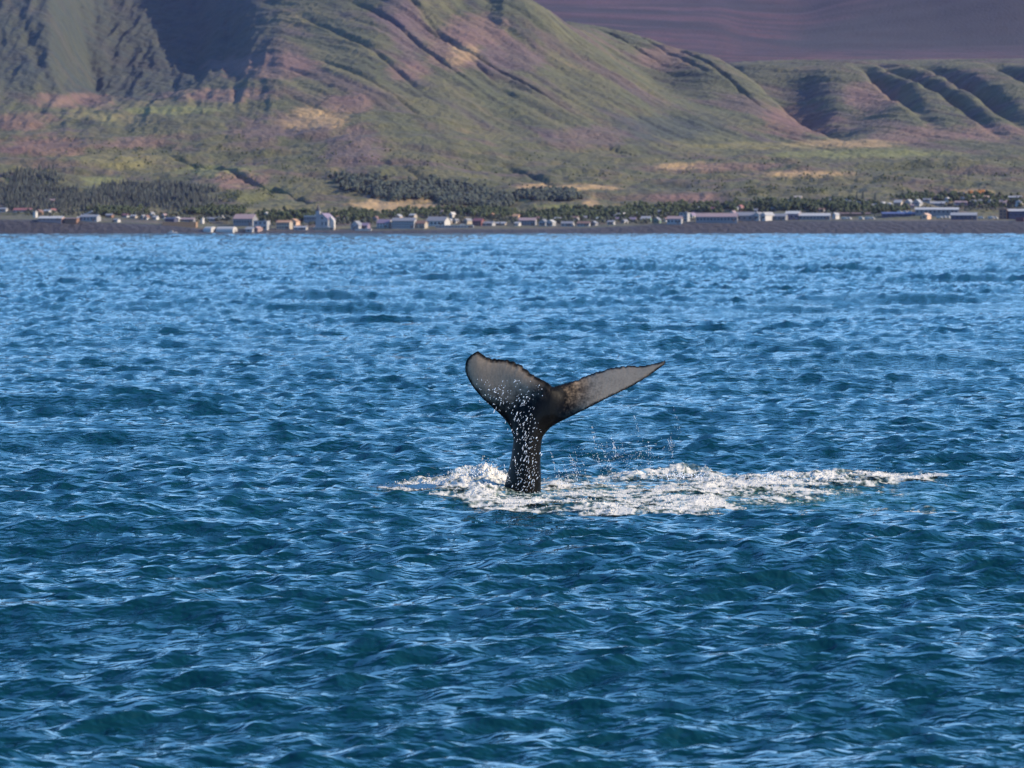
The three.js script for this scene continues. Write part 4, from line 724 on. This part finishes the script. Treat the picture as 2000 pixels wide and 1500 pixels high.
{ // vans parked along the top of the right bluff
  const vanBody = (() => { const s = new THREE.Shape(); s.moveTo(-2.5, 0.45); s.lineTo(2.5, 0.45); s.lineTo(2.5, 1.25); s.lineTo(1.75, 1.45); s.lineTo(1.2, 2.25); s.lineTo(-2.45, 2.35); s.lineTo(-2.5, 0.45); const g = new THREE.ExtrudeGeometry(s, { depth: 1.7, bevelEnabled: true, bevelSize: 0.08, bevelThickness: 0.1, bevelSegments: 1 }); g.translate(0, 0, -0.85); return g; })();
  const wheel = new THREE.CylinderGeometry(0.36, 0.36, 0.24, 12).rotateX(Math.PI / 2);
  let first = null; const spots = [[1612, 429, 'white van parked at the right end of the bright roofed factory wing'], [1649, 429, 'white van parked alone on the bluff, left of the bright pair of vans'], [1657, 429, 'dull white van beside the lone one on the bluff top'], [1682, 429, 'bright white van, left one of the pair in the middle of the bluff top'], [1694, 429, 'bright white van, right one of the pair in the middle of the bluff top'], [1702, 429, 'white van at the end of the row on the bluff top'], [1757, 417, 'white van, left one of three parked in front of the blue hall'], [1768, 417, 'white van, middle one of three parked in front of the blue hall'], [1777, 417, 'white van, right one of three parked in front of the blue hall'], [1834, 427, 'white van, leftmost of three parked between peach house and lower factory'], [1843, 427, 'white van, middle one of three between peach house and lower factory'], [1851, 427, 'white van, rightmost of three between peach house and lower factory'], [1915, 428, 'white van parked right of the lower factory gable'], [1935, 428, 'white van, left one of two beside the square brown tower'], [1943, 428, 'white van, right one of two beside the square brown tower']];
  spots.forEach(([px, py, label], i) => {
    const p = landAt(px, py); let v;
    if (!first) { v = first = thing('parked_van', p, -0.5); mesh('body', vanBody, paint('white', 'roof'), v); mesh('windscreen', boxG(0.06, 0.62, 1.4, 0, 0, 0).rotateZ(0.6).translate(1.56, 1.86, 0), glassMat, v); for (const [x, z] of [[-1.6, 0.85], [1.6, 0.85], [-1.6, -0.85], [1.6, -0.85]]) { const w = mesh('wheel', wheel, paint('black', 'wall'), v); w.position.set(x, 0.36, z); } }
    else { v = first.clone(); v.name = numbered('parked_van'); scene.add(v); v.position.copy(p); v.rotation.y = -0.3 - 0.2 * (i % 4); }
    tag(v, label, 'van', 'white vans parked along the right of the town');
  });
}
{ // a small white boat drawn up at the foot of the cliff
  const p = at(337, 455, 3399); const b = thing('beached_boat', new THREE.Vector3(p.x, 0.5, p.z), -0.2), s = new THREE.Shape();
  s.moveTo(-3.6, -0.9); s.quadraticCurveTo(0, -1.3, 4, 0); s.quadraticCurveTo(0, 1.3, -3.6, 0.9); s.closePath();
  mesh('hull', new THREE.ExtrudeGeometry(s, { depth: 1.0, bevelEnabled: true, bevelSize: 0.2, bevelThickness: 0.3 }).rotateX(-Math.PI / 2), paint('white', 'roof'), b); mesh('cabin', boxG(2, 1.3, 1.4, -0.8, 1.9, 0), paint('white', 'wall'), b);
  tag(b, 'small white boat lying at the foot of the left cliff', 'boat');
}
// ---------------------------------------------------------------- woods and trees
function crownGeo(kind, seed) {
  const r = rng(seed), parts = [];
  if (kind === 'conifer') for (let i = 0; i < 5; i++) { const g = new THREE.ConeGeometry(0.30 * (1 - i * 0.17), 0.34, 7, 1); g.rotateY(r() * 3); g.translate((r() - 0.5) * 0.04, 0.24 + i * 0.165, (r() - 0.5) * 0.04); parts.push(g); }
  else for (let i = 0; i < 9; i++) { const g = new THREE.IcosahedronGeometry(0.13 + 0.12 * r(), 1), p = g.attributes.position, a = r() * 6.3, q = 0.24 * Math.sqrt(r()); for (let k = 0; k < p.count; k++) { const s = 1 + 0.35 * G2(p.getX(k) * 11 + i, p.getY(k) * 11 + p.getZ(k) * 7); p.setXYZ(k, p.getX(k) * s, p.getY(k) * s * 0.9, p.getZ(k) * s); } g.translate(Math.cos(a) * q, 0.42 + 0.42 * r(), Math.sin(a) * q); parts.push(g.toNonIndexed ? g : g); }
  const g = mergeGeometries(parts.map((x) => { const y = x.index ? x.toNonIndexed() : x; y.deleteAttribute('uv'); return y; })); g.computeVertexNormals(); return g;
}
const leafDark = std([0.048, 0.056, 0.042], 1), leafMid = std([0.050, 0.062, 0.026], 1), bark = std([0.06, 0.045, 0.035], 1);
const scrubLeaf = std([0.062, 0.072, 0.030], 1);
const coniferA = crownGeo('conifer', 3), broadA = crownGeo('broad', 8);
function wood(name, areas, geo, mat, size, seed, label, tint) { // areas: [px, py, half width, half height, count]
  const r = rng(seed), list = [];
  for (const [cx, cy, w, h, n] of areas) for (let i = 0; i < n; i++) {
    const a = r() * 6.283, q = Math.sqrt(r()), e = 1 + 0.3 * G2(Math.cos(a) * 2 + cx, Math.sin(a) * 2 + cy), p = landAt(cx + Math.cos(a) * q * w * e, cy + Math.sin(a) * q * h * e); if (!p || p.y < 3) continue; if (name === 'hillside_scrub' && G2(p.x / 55, p.z / 40) + 0.6 * G2(p.x / 19, p.z / 16) < 0.16) continue;
    list.push([p.x + (r() - 0.5) * 5, p.z + (r() - 0.5) * 14, size * (0.4 + 0.9 * r()), r()]);
  }
  const m = new THREE.InstancedMesh(geo, mat, list.length), o = new THREE.Object3D(), c = new THREE.Color();
  list.forEach(([x, z, s, t], i) => { o.position.set(x, groundXZ(x, z) - 0.1 * s, z); o.scale.set(s * (0.8 + 0.5 * t), s, s * (0.8 + 0.5 * t)); o.rotation.y = t * 40; o.updateMatrix(); m.setMatrixAt(i, o.matrix); const f = 0.7 + 0.7 * ((t * 7.3) % 1); c.setRGB(f * tint[0], f * tint[1], f * tint[2]); m.setColorAt(i, c); });
  m.name = numbered(name); shadow(m); scene.add(m); tag(m, label, null, null, 'stuff');
}
wood('conifer_wood', [[290, 378, 115, 18, 1500], [80, 390, 100, 20, 1300], [70, 350, 55, 16, 350], [200, 396, 110, 16, 700], [30, 372, 50, 10, 300], [350, 398, 90, 12, 300]], coniferA, leafDark, 4.7, 51, 'dark dense conifer wood above the left cliff', [1, 1, 1.1]);
wood('birch_wood', [[720, 368, 60, 10, 260], [790, 382, 70, 9, 330], [830, 372, 70, 16, 420], [900, 385, 60, 16, 420], [960, 395, 50, 14, 380], [1075, 385, 60, 9, 420], [900, 396, 45, 7, 200], [700, 352, 50, 7, 100]], broadA, leafDark, 5.6, 52, 'dark low woodland on the slope behind the middle of the town', [1, 1.05, 1.05]);
wood('waterfront_trees', [[600, 436, 80, 6, 70], [720, 436, 60, 6, 60], [900, 428, 60, 6, 60], [1000, 432, 60, 6, 80], [1120, 434, 80, 6, 110], [1240, 432, 60, 7, 110], [1310, 428, 50, 6, 60], [400, 430, 60, 6, 60], [300, 422, 60, 5, 80], [130, 418, 90, 5, 90], [1850, 408, 120, 4, 90], [1640, 420, 60, 4, 60]], broadA, leafDark, 3.6, 55, 'low bushes and small trees among the waterfront houses', [1, 1, 0.9]);
wood('hillside_scrub', [[400, 330, 200, 60, 420], [700, 330, 160, 50, 300], [1000, 340, 200, 40, 260], [1400, 350, 250, 40, 420], [1800, 340, 200, 35, 420], [1500, 372, 120, 10, 380], [1850, 350, 120, 10, 250], [260, 300, 200, 30, 200], [480, 390, 60, 18, 220]], broadA, scrubLeaf, 2.2, 53, 'scattered shrubs dotting the lower slopes', [0.8, 0.9, 0.8]);
wood('town_trees', [[560, 425, 70, 9, 240], [690, 424, 60, 8, 200], [800, 418, 50, 6, 120], [880, 415, 60, 6, 170], [960, 418, 50, 8, 220], [1070, 425, 60, 9, 300], [1160, 421, 70, 10, 380], [1260, 415, 70, 10, 340], [1360, 408, 60, 8, 260], [1470, 406, 60, 9, 280], [1560, 404, 70, 9, 320], [1650, 405, 60, 8, 320], [1720, 412, 50, 5, 150], [1860, 388, 120, 7, 260], [1940, 400, 60, 5, 120], [420, 415, 60, 8, 200], [230, 415, 60, 6, 200]], broadA, leafMid, 4.6, 54, 'leafy trees growing between the houses of the town', [0.8, 0.85, 0.8]);
{
  const geo = { conifer: coniferA, broad: broadA };
  const one = (kind, px, py, h, w, mat, label) => { const p = landAt(px, py), m = T * -p.z, t = thing(kind === 'conifer' ? 'conifer_tree' : 'leafy_tree', p), H = h * m; const c = mesh('crown', geo[kind], mat, t); c.scale.set(w * m / 0.6, H, w * m / 0.6); c.rotation.y = px; mesh('trunk', new THREE.CylinderGeometry(0.12, 0.25, H * 0.35, 7).translate(0, H * 0.15, 0), bark, t); tag(t, label, 'tree'); };
  one('conifer', 1673, 392, 19, 9, leafDark, 'tall dark conifer behind the two bright white roofs, left one of three');
  one('conifer', 1685, 391, 20, 10, leafDark, 'tall dark conifer behind the two bright white roofs, middle one of three');
  one('conifer', 1709, 394, 18, 10, leafDark, 'tall dark conifer right of the two bright white roofs, right one of three');
  one('broad', 1187, 438, 16, 6, leafDark, 'tall narrow dark poplar between pale waterside houses in the middle of town');
  one('broad', 842, 434, 18, 7, leafDark, 'tall dark tree at the left end of the blue grey roofed warehouse');
  one('broad', 444, 437, 17, 16, leafDark, 'rounded dark tree above the larger white tent hall');
  const autumn = std([0.34, 0.15, 0.04], 1);
  one('broad', 1896, 382, 9, 14, autumn, 'orange autumn tree on the upper right slope, left one of three');
  one('broad', 1906, 381, 9, 14, autumn, 'orange autumn tree on the upper right slope, middle one of three');
  one('broad', 1917, 380, 8, 12, autumn, 'orange autumn tree on the upper right slope, right one of three');
  one('conifer', 1926, 384, 14, 9, leafDark, 'dark conifer standing just right of the orange autumn trees');
}

renderer.render(scene, camera);
